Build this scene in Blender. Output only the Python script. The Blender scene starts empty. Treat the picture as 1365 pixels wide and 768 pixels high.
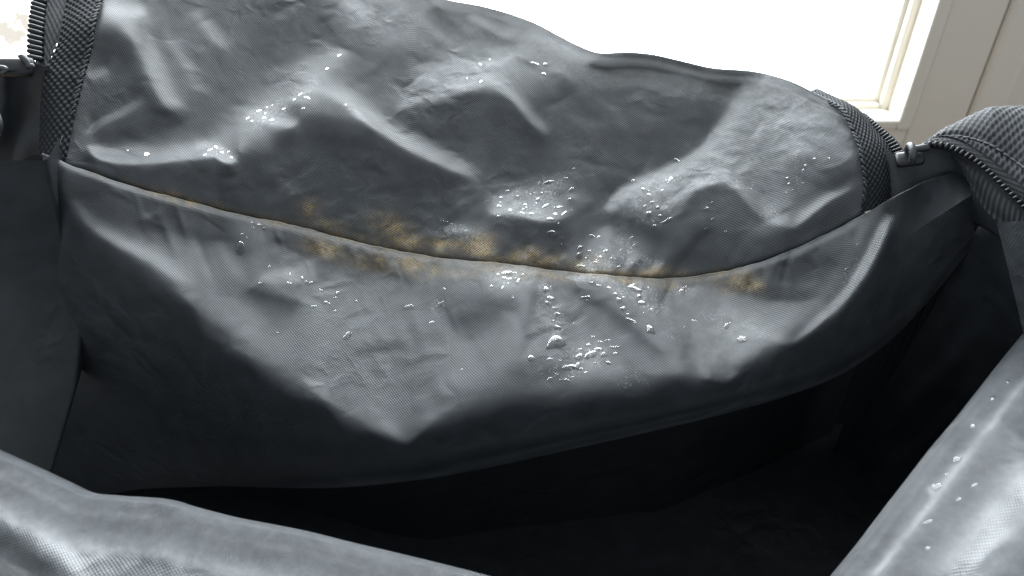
import bpy, bmesh, math, random
import numpy as np
from mathutils import Vector
from mathutils.bvhtree import BVHTree

# ------------------------------------------------------------------ camera, light, exposure
sc = bpy.context.scene
COL = sc.collection
PITCH = math.radians(36.3)
FPX = 1000.0                       # focal length in pixels of a 1365 wide picture
CAM = np.array([0.0, 0.0, 0.5])
FWD = np.array([0.0, math.cos(PITCH), -math.sin(PITCH)])
UPV = np.array([0.0, math.sin(PITCH), math.cos(PITCH)])
RGT = np.array([1.0, 0.0, 0.0])
cam = bpy.data.cameras.new('camera')
cam.sensor_width = 36.0
cam.lens = FPX / 1365.0 * 36.0
cam.clip_start = 0.01
cam.clip_end = 50
cam.dof.use_dof = True
cam.dof.focus_distance = 0.345
cam.dof.aperture_fstop = 14.0
co = bpy.data.objects.new('camera', cam)
co.location = CAM
co.rotation_euler = (math.pi / 2 - PITCH, 0, 0)
COL.objects.link(co)
sc.camera = co

SKY = 14.0
world = bpy.data.worlds.new('World')
sc.world = world
world.use_nodes = True
wb = world.node_tree.nodes['Background']
wb.inputs[0].default_value = (0.87, 0.94, 1.0, 1)      # dim light of the room behind the camera
wb.inputs[1].default_value = 0.53
sc.view_settings.view_transform = 'Standard'
sc.view_settings.look = 'None'
sc.view_settings.exposure = 0.0
sc.view_settings.gamma = 1.0
sc.cycles.max_bounces = 8
sc.cycles.transmission_bounces = 6
sc.cycles.use_denoising = True
sc.cycles.caustics_reflective = False
sc.cycles.caustics_refractive = True
sc.cycles.sample_clamp_indirect = 4.0

# ------------------------------------------------------------------ helpers
def at(px, py, zc):
    """photo pixel + distance along the view axis -> point in the place"""
    px = np.asarray(px, float); py = np.asarray(py, float); zc = np.asarray(zc, float)
    r = FWD + ((px - 682.5) / FPX)[..., None] * RGT - ((py - 384.0) / FPX)[..., None] * UPV
    return CAM + r * zc[..., None]

def at_y(px, py, Y):
    r = FWD + (px - 682.5) / FPX * RGT - (py - 384.0) / FPX * UPV
    return CAM + r * (Y / r[1])

def cr(pts, n):
    """Catmull-Rom through pts, n samples even in arc length"""
    P = np.asarray(pts, float)
    if len(P) == 2:
        t = np.linspace(0, 1, n)[:, None]
        return P[0] * (1 - t) + P[1] * t
    Q = np.vstack([2 * P[0] - P[1], P, 2 * P[-1] - P[-2]])
    out = []
    for i in range(1, len(Q) - 2):
        t = np.linspace(0, 1, 24, endpoint=False)[:, None]
        a, b, c, d = Q[i - 1], Q[i], Q[i + 1], Q[i + 2]
        out.append(0.5 * (2 * b + (c - a) * t + (2 * a - 5 * b + 4 * c - d) * t ** 2 + (3 * b - a - 3 * c + d) * t ** 3))
    D = np.vstack(out + [P[-1:]])
    s = np.r_[0, np.cumsum(np.linalg.norm(np.diff(D, axis=0), axis=1))]
    q = np.linspace(0, s[-1], n)
    return np.stack([np.interp(q, s, D[:, k]) for k in range(D.shape[1])], 1)

def curve_x(pts, x):
    """y of a smooth curve given as points with rising x"""
    D = cr(pts, 400)
    return np.interp(x, D[:, 0], D[:, 1])

def link(o, parent=None):
    COL.objects.link(o)
    if parent is not None:
        o.parent = parent
    return o

def mesh_obj(name, verts, faces, mat, parent=None, smooth=True):
    me = bpy.data.meshes.new(name)
    me.from_pydata([tuple(map(float, v)) for v in verts], [], [tuple(map(int, f)) for f in faces])
    me.update()
    if smooth:
        me.polygons.foreach_set('use_smooth', [True] * len(me.polygons))
    if mat is not None:
        me.materials.append(mat)
    return link(bpy.data.objects.new(name, me), parent)

def grid_obj(name, P, mat, parent=None, attrs=None, flip=False, uv=None):
    """P: (rows, cols, 3) array -> smooth grid with a UV map in metres of cloth"""
    M, N = P.shape[:2]
    idx = np.arange(M * N).reshape(M, N)
    q = np.stack([idx[:-1, :-1], idx[:-1, 1:], idx[1:, 1:], idx[1:, :-1]], -1).reshape(-1, 4)
    if flip:
        q = q[:, ::-1]
    me = bpy.data.meshes.new(name)
    me.vertices.add(M * N)
    me.vertices.foreach_set('co', P.reshape(-1).astype(np.float32))
    me.loops.add(q.size)
    me.loops.foreach_set('vertex_index', q.reshape(-1).astype(np.int32))
    me.polygons.add(len(q))
    me.polygons.foreach_set('loop_start', np.arange(0, q.size, 4, dtype=np.int32))
    me.polygons.foreach_set('loop_total', np.full(len(q), 4, dtype=np.int32))
    me.polygons.foreach_set('use_smooth', np.ones(len(q), dtype=bool))
    me.update(calc_edges=True)
    if uv is None:
        du = np.linalg.norm(np.diff(P, axis=1), axis=2)
        dv = np.linalg.norm(np.diff(P, axis=0), axis=2)
        def bx(A, ax, k):
            k = min(k, A.shape[ax] // 2 * 2 - 1); k = max(k, 1)
            P_ = np.pad(A, [(k, k) if i == ax else (0, 0) for i in (0, 1)], mode='edge')
            for _ in range(2):
                c = np.cumsum(P_, ax); c = np.concatenate([np.zeros_like(np.take(c, [0], ax)), c], ax)
                n_ = c.shape[ax]
                m_ = (np.take(c, range(k, n_), ax) - np.take(c, range(0, n_ - k), ax)) / k
                P_ = m_
            e = (P_.shape[ax] - A.shape[ax]) // 2
            return np.take(P_, range(e, e + A.shape[ax]), ax)
        du = bx(bx(du, 0, 41), 1, 41); dv = bx(bx(dv, 1, 101), 0, 41)
        U = np.concatenate([np.zeros((M, 1)), np.cumsum(du * np.ones((M, 1)), 1)], 1)
        U -= U[:, N // 2:N // 2 + 1]
        V = np.concatenate([np.zeros((1, N)), np.cumsum(dv, 0)], 0)
        uv = np.stack([U, V], -1)
    ul = me.uv_layers.new(name='cloth')
    ul.data.foreach_set('uv', uv.reshape(-1, 2)[q.reshape(-1)].reshape(-1).astype(np.float32))
    for k, a in (attrs or {}).items():
        at_ = me.attributes.new(k, 'FLOAT', 'POINT')
        at_.data.foreach_set('value', np.asarray(a, np.float32).reshape(-1))
    me.materials.append(mat)
    return link(bpy.data.objects.new(name, me), parent)

def tag(o, label=None, cat=None, group=None, kind=None):
    for k, v in (('label', label), ('category', cat), ('group', group), ('kind', kind)):
        if v:
            o[k] = v
    return o

def empty(name, loc):
    o = bpy.data.objects.new(name, None)
    o.location = loc
    o.empty_display_size = 0.02
    return link(o)

def box(a, b):
    """vertices and faces of an axis-aligned box"""
    x0, y0, z0 = a; x1, y1, z1 = b
    v = [(x0, y0, z0), (x1, y0, z0), (x1, y1, z0), (x0, y1, z0), (x0, y0, z1), (x1, y0, z1), (x1, y1, z1), (x0, y1, z1)]
    f = [(0, 3, 2, 1), (4, 5, 6, 7), (0, 1, 5, 4), (1, 2, 6, 5), (2, 3, 7, 6), (3, 0, 4, 7)]
    return v, f

def tube(path, rad, seg=8, cap=True):
    """verts, faces of a tube along a path; rad scalar or per point"""
    P = np.asarray(path, float); n = len(P)
    rad = np.ones(n) * rad
    T = np.gradient(P, axis=0); T /= np.linalg.norm(T, axis=1)[:, None] + 1e-12
    ref = np.array([0, 0, 1.0]) if abs(T[0][2]) < 0.9 else np.array([1.0, 0, 0])
    V = []; F = []
    nrm = np.cross(T[0], ref); nrm /= np.linalg.norm(nrm)
    for i in range(n):
        nrm = nrm - T[i] * nrm.dot(T[i]); nrm /= np.linalg.norm(nrm) + 1e-12
        b = np.cross(T[i], nrm)
        for k in range(seg):
            a = 2 * math.pi * k / seg
            V.append(P[i] + rad[i] * (math.cos(a) * nrm + math.sin(a) * b))
    for i in range(n - 1):
        for k in range(seg):
            F.append((i * seg + k, i * seg + (k + 1) % seg, (i + 1) * seg + (k + 1) % seg, (i + 1) * seg + k))
    if cap:
        F.append(tuple(range(seg))[::-1]); F.append(tuple((n - 1) * seg + k for k in range(seg)))
    return V, F

# ------------------------------------------------------------------ materials
def mat_new(name):
    m = bpy.data.materials.new(name); m.use_nodes = True
    nt = m.node_tree
    return m, nt, nt.nodes['Principled BSDF']

class NB:
    """tiny node builder"""
    def __init__(self, nt): self.nt = nt
    def n(self, t, **k):
        x = self.nt.nodes.new(t)
        for a, b in k.items(): setattr(x, a, b)
        return x
    def put(self, x, i, v):
        if isinstance(v, bpy.types.NodeSocket): self.nt.links.new(v, x.inputs[i])
        elif v is not None: x.inputs[i].default_value = v
    def math(self, op, a, b=None, c=None, clamp=False):
        x = self.n('ShaderNodeMath', operation=op); x.use_clamp = clamp
        for i, v in enumerate((a, b, c)): self.put(x, i, v)
        return x.outputs[0]
    def mix(self, f, a, b):
        x = self.n('ShaderNodeMix', data_type='RGBA')
        self.put(x, 0, f); self.put(x, 6, a); self.put(x, 7, b)
        return x.outputs[2]
    def noise(self, vec, scale, detail=3, rough=0.55, dist=0.0):
        x = self.n('ShaderNodeTexNoise')
        self.put(x, 'Vector', vec); self.put(x, 'Scale', scale); self.put(x, 'Detail', detail); self.put(x, 'Roughness', rough); self.put(x, 'Distortion', dist)
        return x.outputs[0]
    def ramp(self, v, a, b, lo=0.0, hi=1.0):
        x = self.n('ShaderNodeMapRange'); x.interpolation_type = 'SMOOTHSTEP'
        self.put(x, 0, v); self.put(x, 1, a); self.put(x, 2, b); self.put(x, 3, lo); self.put(x, 4, hi)
        return x.outputs[0]
    def attr(self, name):
        x = self.n('ShaderNodeAttribute'); x.attribute_name = name
        return x.outputs['Fac']
    def weave(self, pitch, rib=0.0):
        """height of a plain weave, -1..1, from the cloth UV in metres"""
        uv = self.n('ShaderNodeUVMap'); uv.uv_map = 'cloth'
        s = self.n('ShaderNodeSeparateXYZ'); self.nt.links.new(uv.outputs[0], s.inputs[0])
        k = 2 * math.pi / pitch / 1.0
        wob = self.noise(uv.outputs[0], 260.0, 2)
        wob = self.math('MULTIPLY', self.math('SUBTRACT', wob, 0.5), 1.6)
        a = self.math('SINE', self.math('ADD', self.math('MULTIPLY', s.outputs[0], k * 0.5), wob))
        b = self.math('SINE', self.math('ADD', self.math('MULTIPLY', s.outputs[1], k * 0.5 * 1.12), wob))
        return self.math('MULTIPLY', a, b), uv.outputs[0], s

def lining_material(name, base, rough, pitch, bump, weave_c=0.35, spec=0.5, stains=True, crink=0.00025, crumple=0.00042):
    m, nt, bs = mat_new(name); B = NB(nt)
    w, uv, s = B.weave(pitch)
    tc = B.n('ShaderNodeTexCoord').outputs['Object']
    big = B.noise(tc, 14.0, 4)
    mid = B.noise(tc, 90.0, 5, 0.6)
    fine = B.noise(uv, 1500.0, 2)
    col = B.mix(B.ramp(mid, 0.35, 0.7), (base[0] * 0.82, base[1] * 0.82, base[2] * 0.82, 1), (base[0] * 1.15, base[1] * 1.15, base[2] * 1.15, 1))
    wetv = 0.0
    rg = B.math('ADD', rough - 0.06, B.math('MULTIPLY', mid, 0.12))
    bstr = 1.0
    if stains:
        st = B.attr('stain'); dk = B.attr('mould'); wet = B.attr('wet'); haze = B.attr('residue')
        # dried pale residue
        hz = B.math('MULTIPLY', haze, B.ramp(B.noise(tc, 260.0, 5, 0.7), 0.3, 0.75))
        col = B.mix(B.math('MULTIPLY', hz, 0.6), col, (0.17, 0.175, 0.185, 1))
        # dark mould, then ochre mildew sitting on the raised threads
        dkf = B.math('MULTIPLY', dk, B.ramp(B.noise(tc, 170.0, 4, 0.65), 0.32, 0.62))
        col = B.mix(B.math('MULTIPLY', dkf, 0.85), col, (0.016, 0.015, 0.012, 1))
        sp = B.noise(tc, 620.0, 5, 0.72)
        sf = B.math('MULTIPLY', st, B.ramp(B.math('ADD', B.math('MULTIPLY', B.math('ADD', sp, B.noise(tc, 1700.0, 3, 0.7)), 0.5), B.math('MULTIPLY', w, 0.12)), 0.42, 0.57))
        sf = B.math('MULTIPLY', sf, B.ramp(B.noise(tc, 120.0, 4, 0.65), 0.30, 0.62, 0.35, 1.35), clamp=True)
        och = B.mix(B.noise(tc, 150.0, 3), (0.13, 0.088, 0.042, 1), (0.35, 0.25, 0.095, 1))
        col = B.mix(B.math('MULTIPLY', sf, 1.45, clamp=True), col, och)
        rg = B.math('ADD', rg, B.math('MULTIPLY', sf, 0.2))
        # wet film, broken up
        wf = B.math('MULTIPLY', B.ramp(wet, 0.02, 0.5), B.ramp(B.math('ADD', B.noise(tc, 330.0, 5, 0.68), B.math('MULTIPLY', wet, 0.30)), 0.48, 0.66))
        bstr = B.math('SUBTRACT', 1.0, B.math('MULTIPLY', wf, 0.6))
        w = B.math('MULTIPLY', w, bstr)
        # pale specks painted for the wet film's glints and whitish residue
        fr = B.math('MULTIPLY', B.ramp(wet, 0.05, 0.7), B.ramp(B.noise(tc, 1100.0, 4, 0.72), 0.50, 0.66))
        fr = B.math('MULTIPLY', fr, B.ramp(B.noise(tc, 190.0, 3, 0.6), 0.36, 0.58))
        col = B.mix(B.math('MULTIPLY', fr, 0.7), col, (0.36, 0.37, 0.385, 1))
        nt.links.new(B.math('MULTIPLY', wf, 0.4), bs.inputs['Coat Weight'])
        bs.inputs['Coat Roughness'].default_value = 0.16
        bs.inputs['Coat IOR'].default_value = 1.33
    gap = B.ramp(w, -0.7, 0.6, 1 - weave_c, 1 + weave_c * 0.6)
    gm = B.n('ShaderNodeVectorMath', operation='SCALE'); B.put(gm, 0, col); B.put(gm, 'Scale', gap)
    nt.links.new(gm.outputs[0], bs.inputs['Base Color'])
    nt.links.new(rg, bs.inputs['Roughness'])
    nt.links.new(B.math('MULTIPLY', gap, spec), bs.inputs['Specular IOR Level'])
    b1 = B.n('ShaderNodeBump'); b1.inputs['Distance'].default_value = bump
    nt.links.new(w, b1.inputs['Height']); B.put(b1, 'Strength', bstr)
    b2 = B.n('ShaderNodeBump'); b2.inputs['Distance'].default_value = crink; b2.inputs['Strength'].default_value = 0.8
    crinkle = B.noise(tc, 110.0, 2, 0.5, 0.5)
    nt.links.new(crinkle, b2.inputs['Height'])
    nt.links.new(b1.outputs[0], b2.inputs['Normal'])
    cv = B.n('ShaderNodeVectorMath', operation='ADD')
    dn = B.n('ShaderNodeTexNoise'); B.put(dn, 'Vector', tc); B.put(dn, 'Scale', 55.0); B.put(dn, 'Detail', 3)
    ds = B.n('ShaderNodeVectorMath', operation='SCALE'); nt.links.new(dn.outputs['Color'], ds.inputs[0]); ds.inputs['Scale'].default_value = 0.02
    B.put(cv, 0, tc); nt.links.new(ds.outputs[0], cv.inputs[1])
    vo = B.n('ShaderNodeTexVoronoi', feature='DISTANCE_TO_EDGE'); nt.links.new(cv.outputs[0], vo.inputs['Vector']); vo.inputs['Scale'].default_value = 62.0
    ridge = B.ramp(vo.outputs['Distance'], 0.0, 0.32)
    b4 = B.n('ShaderNodeBump'); b4.inputs['Distance'].default_value = crumple
    nt.links.new(ridge, b4.inputs['Height']); nt.links.new(b2.outputs[0], b4.inputs['Normal'])
    B.put(b4, 'Strength', B.ramp(B.noise(tc, 24.0, 3), 0.40, 0.68))
    last = b4
    if stains:
        b3 = B.n('ShaderNodeBump'); b3.inputs['Distance'].default_value = 0.0006
        nt.links.new(B.noise(tc, 800.0, 4, 0.7), b3.inputs['Height'])
        B.put(b3, 'Strength', B.math('MULTIPLY', wf, 0.85))
        nt.links.new(b2.outputs[0], b3.inputs['Normal'])
        nt.links.new(b3.outputs[0], bs.inputs['Coat Normal'])
    nt.links.new(last.outputs[0], bs.inputs['Normal'])
    return m

def plain_material(name, base, rough, spec=0.5, noise=0.12, nscale=60.0, bump=0.0, metal=0.0):
    m, nt, bs = mat_new(name); B = NB(nt)
    tc = B.n('ShaderNodeTexCoord').outputs['Object']
    n = B.noise(tc, nscale, 4)
    c0 = tuple(c * (1 - noise) for c in base) + (1,); c1 = tuple(c * (1 + noise) for c in base) + (1,)
    nt.links.new(B.mix(n, c0, c1), bs.inputs['Base Color'])
    nt.links.new(B.math('ADD', rough - 0.05, B.math('MULTIPLY', n, 0.1)), bs.inputs['Roughness'])
    bs.inputs['Specular IOR Level'].default_value = spec
    bs.inputs['Metallic'].default_value = metal
    if bump:
        b = B.n('ShaderNodeBump'); b.inputs['Distance'].default_value = bump
        nt.links.new(B.noise(tc, nscale * 6, 3), b.inputs['Height']); nt.links.new(b.outputs[0], bs.inputs['Normal'])
    return m

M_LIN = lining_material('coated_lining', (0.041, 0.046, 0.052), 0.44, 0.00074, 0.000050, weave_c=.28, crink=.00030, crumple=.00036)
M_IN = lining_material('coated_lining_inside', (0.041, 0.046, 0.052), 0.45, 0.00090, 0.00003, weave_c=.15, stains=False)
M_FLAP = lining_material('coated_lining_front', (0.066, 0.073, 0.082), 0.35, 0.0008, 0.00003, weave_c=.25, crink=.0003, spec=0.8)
M_WEB = plain_material('woven_webbing', (0.020, 0.022, 0.026), 0.62, 0.22, 0.25, 400.0, 0.0002)
M_TAPE = plain_material('zipper_tape', (0.022, 0.024, 0.028), 0.65, 0.3, 0.25, 500.0, 0.0002)
M_OUT = plain_material('outer_canvas', (0.020, 0.022, 0.026), 0.62, 0.25, 0.3, 500.0, 0.0002)
M_TOOTH = plain_material('nylon_tooth', (0.016, 0.017, 0.019), 0.30, 0.5, 0.1, 300.0)
M_THREAD = plain_material('sewing_thread', (0.022, 0.024, 0.028), 0.6, 0.4, 0.2, 900.0)
M_METAL = plain_material('worn_metal', (0.10, 0.103, 0.107), 0.40, 0.5, 0.2, 200.0, 0.0001, 0.6)
M_PAINT = plain_material('white_window_paint', (0.84, 0.80, 0.71), 0.35, 0.5, 0.02, 9.0)
M_WALL = plain_material('cream_wall_paint', (0.84, 0.79, 0.70), 0.6, 0.3, 0.03, 12.0, 0.0006)
M_TABLE = plain_material('table_wood', (0.20, 0.15, 0.11), 0.5, 0.4, 0.25, 25.0)

def water_material():
    m, nt, bs = mat_new('water')
    bs.inputs['Base Color'].default_value = (1, 1, 1, 1)
    bs.inputs['Roughness'].default_value = 0.06
    bs.inputs['IOR'].default_value = 1.24
    bs.inputs['Transmission Weight'].default_value = 1.0
    B = NB(nt); tc = B.n('ShaderNodeTexCoord').outputs['Object']
    b = B.n('ShaderNodeBump'); b.inputs['Distance'].default_value = 0.00006
    nt.links.new(B.noise(tc, 500.0, 2), b.inputs['Height']); nt.links.new(b.outputs[0], bs.inputs['Normal'])
    return m
M_WATER = water_material()
# ------------------------------------------------------------------ the window and the wall behind the bag
YG = 0.86                                              # the glass
def sky_material():
    m = bpy.data.materials.new('bright_sky'); m.use_nodes = True
    nt = m.node_tree; nt.nodes.clear(); B = NB(nt)
    out = B.n('ShaderNodeOutputMaterial'); e = B.n('ShaderNodeEmission')
    tc = B.n('ShaderNodeTexCoord').outputs['Object']
    n = B.noise(tc, 1.2, 3)
    nt.links.new(B.mix(B.ramp(n, 0.35, 0.7), (0.87, 0.95, 1.0, 1), (0.93, 0.975, 1.0, 1)), e.inputs[0])
    base = e.inputs[0].links[0].from_socket
    sx = B.n('ShaderNodeSeparateXYZ'); nt.links.new(tc, sx.inputs[0])
    msk = None                                           # soft beige outdoor patches painted as weaker glow in the sky sheet
    for (px, py, r) in ((14, 44, .075), (30, 24, .05), (602, -6, .045)):
        p = at_y(px, py, 1.9)
        d = B.math('SQRT', B.math('ADD', B.math('POWER', B.math('SUBTRACT', sx.outputs[0], float(p[0])), 2.0), B.math('POWER', B.math('SUBTRACT', sx.outputs[2], float(p[2])), 2.0)))
        d = B.math('ADD', d, B.math('MULTIPLY', B.math('SUBTRACT', B.noise(tc, 28.0, 4, .7), .5), .12))
        k = B.ramp(d, r, r * .35)
        msk = k if msk is None else B.math('MAXIMUM', msk, k)
    tex = B.mix(B.noise(tc, 60.0, 4, .7), (0.93, 0.84, 0.68, 1), (1.0, 0.985, 0.95, 1))
    nt.links.new(B.mix(msk, base, tex), e.inputs[0])
    nt.links.new(B.math('ADD', SKY, B.math('MULTIPLY', msk, 1.0 - SKY)), e.inputs[1])
    nt.links.new(e.outputs[0], out.inputs[0])
    return m
tag(mesh_obj('sky', [(-3.2, 1.9, -1.2), (3.2, 1.9, -1.2), (3.2, 1.9, 5.4), (-3.2, 1.9, 5.4)], [(0, 1, 2, 3)], sky_material(), smooth=False), kind='structure')

win = empty('window', (0, YG, 0.15))
tag(win, 'white painted window with stepped sash and bright glass behind the bag', 'window')
WX0, WZ1 = -0.80, 1.75
def frame_bars(name, cin, cout, Y_back, Y_front, mat, bevel=0.0015):
    """four bars round the opening: cin and cout are the photo's bottom-right corners of the
    inner and outer edge, taken on the bar's front face"""
    a = at_y(cin[0], cin[1], Y_front); b = at_y(cout[0], cout[1], Y_front)
    xi, zi, xo, zo = a[0], a[2], b[0], b[2]
    w = xo - xi; h = zi - zo
    lx_i, lx_o = WX0 - (xi - XR0), WX0 - (xo - XR0)
    tz_i, tz_o = WZ1 + (ZB0 - zi), WZ1 + (ZB0 - zo)
    for (x0, x1, z0, z1) in ((xi, xo, zo, tz_o), (lx_o, lx_i, zo, tz_o), (lx_i, xi, zo, zi), (lx_i, xi, tz_i, tz_o)):
        v, f = box((x0, Y_front, z0), (x1, Y_back, z1))
        o = mesh_obj(name, v, f, mat, win, smooth=False)
        o.location = -Vector(win.location)
        m = o.modifiers.new('bevel', 'BEVEL'); m.width = bevel; m.segments = 2
    return xo, zo, lx_o, tz_o
g = at_y(1166, 130, YG); XR0, ZB0 = g[0], g[2]
frame_bars('glazing_bead', (1166, 130.5), (1176, 139), YG + 0.01, YG - 0.004, M_PAINT)
frame_bars('sash', (1174.5, 139), (1193, 153), YG + 0.02, YG - 0.012, M_PAINT, 0.003)
frame_bars('sash_step', (1189.5, 153.5), (1199, 160), YG + 0.02, YG - 0.026, M_PAINT, 0.002)
xo, zo, lxo, tzo = frame_bars('window_frame', (1199, 161), (1213, 174), YG + 0.02, YG - 0.046, M_PAINT, 0.003)
v, f = box((WX0 - 0.02, YG, ZB0 - 0.02), (XR0 + 0.02, YG + 0.004, WZ1 + 0.02))
M_GLASS, _nt, _b = mat_new('window_glass')
_nt.nodes.remove(_b)
_B = NB(_nt); _mx = _B.n('ShaderNodeMixShader'); _mx.inputs[0].default_value = 0.06
_t = _B.n('ShaderNodeBsdfTransparent'); _g = _B.n('ShaderNodeBsdfGlossy'); _g.inputs['Roughness'].default_value = 0.02
_nt.links.new(_t.outputs[0], _mx.inputs[1]); _nt.links.new(_g.outputs[0], _mx.inputs[2])
_nt.links.new(_mx.outputs[0], _nt.nodes['Material Output'].inputs[0])
gl = mesh_obj('glass_pane', v, f, M_GLASS, win, smooth=False); gl.location = -Vector(win.location)

# wall boards: flush casing, a groove, then the architrave
YW = YG - 0.042
def wall_piece(name, x0, x1, z0, z1, yf, yb=YG + 0.05, mat=M_WALL, parent=None, bev=0.003):
    v, f = box((x0, yf, z0), (x1, yb, z1))
    o = mesh_obj(name, v, f, mat, parent, smooth=False)
    m = o.modifiers.new('bevel', 'BEVEL'); m.width = bev; m.segments = 2
    return o
c1 = at_y(1346, 0, YW)[0]; c1b = at_y(1287, 164, YW)[0]
cx = 0.5 * (c1 + c1b)
wall = empty('wall', (0, YW, 0)); tag(wall, kind='structure')
def wp(*a, **k):
    o = wall_piece(*a, parent=wall, **k); o.location = -Vector(wall.location); return o
wp('casing_board', xo + 0.0005, cx, -0.1, 2.6, YW)
wp('casing_board', lxo - 0.14, lxo - 0.0005, -0.1, 2.6, YW)
wp('apron_board', lxo - 0.0005, xo + 0.0005, -0.1, zo - 0.0005, YW + 0.001)
wp('head_board', lxo - 0.0005, xo + 0.0005, tzo + 0.0005, 2.6, YW + 0.001)
wp('architrave', cx + 0.0022, cx + 0.040, -0.1, 2.6, YW - 0.004, bev=0.006)
wp('wall_face', cx + 0.0415, 1.9, -0.1, 2.6, YW + 0.012)
wp('wall_face', -1.9, lxo - 0.1415, -0.1, 2.6, YW + 0.012)

v, f = box((-0.8, -0.25, -0.04), (0.9, YW - 0.006, 0.0))
tag(mesh_obj('table', v, f, M_TABLE, smooth=False), kind='structure')

# ------------------------------------------------------------------ painting the slope of the cloth
# Lit cloth leans back towards the window, dark cloth stands up or overhangs. The folds are drawn as
# strokes of steepness (0 = overhang, 255 = leaning to the window) and integrated to a real surface.
class Field:
    def __init__(self, x0, x1, y0, y1, h):
        self.h = h
        self.xs = np.arange(x0, x1 + h, h, dtype=float); self.ys = np.arange(y0, y1 + h, h, dtype=float)
        self.X, self.Y = np.meshgrid(self.xs, self.ys)
        self.V = np.zeros_like(self.X)
    def scatter(self, pts, sig):
        P = np.asarray(pts, float)
        num = np.zeros_like(self.X); den = np.zeros_like(self.X) + 1e-12
        for x, y, v in P:
            w = np.exp(-((self.X - x) ** 2 + (self.Y - y) ** 2) / (2 * sig ** 2)) + 1e-9 / (1 + ((self.X - x) ** 2 + (self.Y - y) ** 2))
            num += w * v; den += w
        self.V = num / den
    def sd(self, pts, pad, n=None):
        D = cr(pts, n or max(8, 6 * len(pts)))
        i0, i1 = np.searchsorted(self.xs, [D[:, 0].min() - pad, D[:, 0].max() + pad])
        j0, j1 = np.searchsorted(self.ys, [D[:, 1].min() - pad, D[:, 1].max() + pad])
        X = self.X[j0:j1, i0:i1]; Y = self.Y[j0:j1, i0:i1]
        best = np.full(X.shape, 1e9); side = np.zeros(X.shape); par = np.zeros(X.shape)
        for k in range(len(D) - 1):
            a, b = D[k], D[k + 1]; d = b - a; L2 = d @ d + 1e-9
            t = np.clip(((X - a[0]) * d[0] + (Y - a[1]) * d[1]) / L2, 0, 1)
            ex = X - a[0] - t * d[0]; ey = Y - a[1] - t * d[1]
            q = np.hypot(ex, ey)
            s = d[0] * (Y - a[1]) - d[1] * (X - a[0])
            m = q < best
            best[m] = q[m]; side[m] = s[m]; par[m] = (k + t[m]) / (len(D) - 1)
        return (slice(j0, j1), slice(i0, i1)), best, side, par
    def stroke(self, pts, val, above, below, a=1.0, taper=0.12):
        """paint towards val along pts (left to right); soft widths on the upper and lower side"""
        sl, d, s, t = self.sd(pts, 3 * max(above, below))
        w = np.where(s < 0, above, below)
        k = a * np.exp(-(d / w) ** 2)
        if taper > 0:
            k = k * np.clip(t / taper, 0, 1) ** 0.7 * np.clip((1 - t) / taper, 0, 1) ** 0.7
        self.V[sl] = self.V[sl] * (1 - k) + val * k
    def nudge(self, pts, dv, above, below):
        sl, d, s, t = self.sd(pts, 3 * max(above, below), 8)
        self.V[sl] += dv * np.exp(-(d / np.where(s < 0, above, below)) ** 2) * np.clip(t / .3, 0, 1) * np.clip((1 - t) / .3, 0, 1)
    def blob(self, x, y, rx, ry, ang, val, a=1.0, hard=1.0):
        c, s = math.cos(math.radians(ang)), math.sin(math.radians(ang))
        u = ((self.X - x) * c + (self.Y - y) * s) / rx; v = (-(self.X - x) * s + (self.Y - y) * c) / ry
        k = a * np.exp(-((u * u + v * v) ** hard))
        self.V = self.V * (1 - k) + val * k
    def blur(self, s):
        r = int(3 * s) + 1; k = np.exp(-(np.arange(-r, r + 1) / s) ** 2 / 2); k /= k.sum()
        for ax in (0, 1):
            P = np.pad(self.V, [(r, r) if i == ax else (0, 0) for i in (0, 1)], mode='edge')
            self.V = sum(k[i] * (P[i:i + self.V.shape[0], :] if ax == 0 else P[:, i:i + self.V.shape[1]]) for i in range(2 * r + 1))
    def sharpen(self, s, k):
        V0 = self.V.copy(); self.blur(s); self.V = np.clip(V0 + k * (V0 - self.V), 8, 250)
    def solve(self, lam, ref, q0=0.0, smin=-22, smax=104, bias=0.0, low=1.0):
        """slope -> log distance, least squares (Poisson, natural borders)"""
        b = self.V / 255.0
        sa = np.interp(b, [0.0, 0.12, 0.25, 0.43, 0.55, 0.71, 0.85, 1.0], [smax, 74, 45, 29, 18, 6, -2, -12])
        sb = np.interp(b, [0.0, 0.12, 0.22, 0.32, 0.48, 0.70, 0.85, 1.0], [smax, 84, 52, 32, 15, 3, -2, -5])
        sig = sa * (1 - low) + sb * low
        tau = np.radians(sig + bias) + PITCH
        v = (384.0 - self.Y) / FPX
        tt = np.tan(tau)
        zp = np.where(np.abs(tau - math.pi / 2) < 1e-3, 0.0, 1.0 / (tt - v))
        p = -zp / FPX                                   # d ln z / d py
        pe = 0.5 * (p[1:] + p[:-1])
        h = self.h; M, N = self.V.shape
        f = np.zeros((M, N))
        f[:-1] += pe / h; f[1:] -= pe / h
        if q0:
            qe = np.ones((M, N - 1)) * q0
            f[:, :-1] += lam * qe / h; f[:, 1:] -= lam * qe / h
        G = np.concatenate([f, f[::-1]], 0); G = np.concatenate([G, G[:, ::-1]], 1)
        FG = np.fft.rfft2(G)
        ky = 2 * np.cos(2 * np.pi * np.arange(2 * M) / (2 * M)) - 2
        kx = 2 * np.cos(2 * np.pi * np.arange(N + 1) / (2 * N)) - 2
        E = (ky[:, None] + lam * kx[None, :]) / h ** 2
        E[0, 0] = 1.0
        FG /= E; FG[0, 0] = 0
        Z = np.fft.irfft2(FG, s=G.shape)[:M, :N]
        self.Z = Z
        x, y, zc = ref
        self.Z = Z + (math.log(zc) - self.z0(x, y))
    def z0(self, x, y):
        return self.samp(self.Z, x, y)
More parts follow.
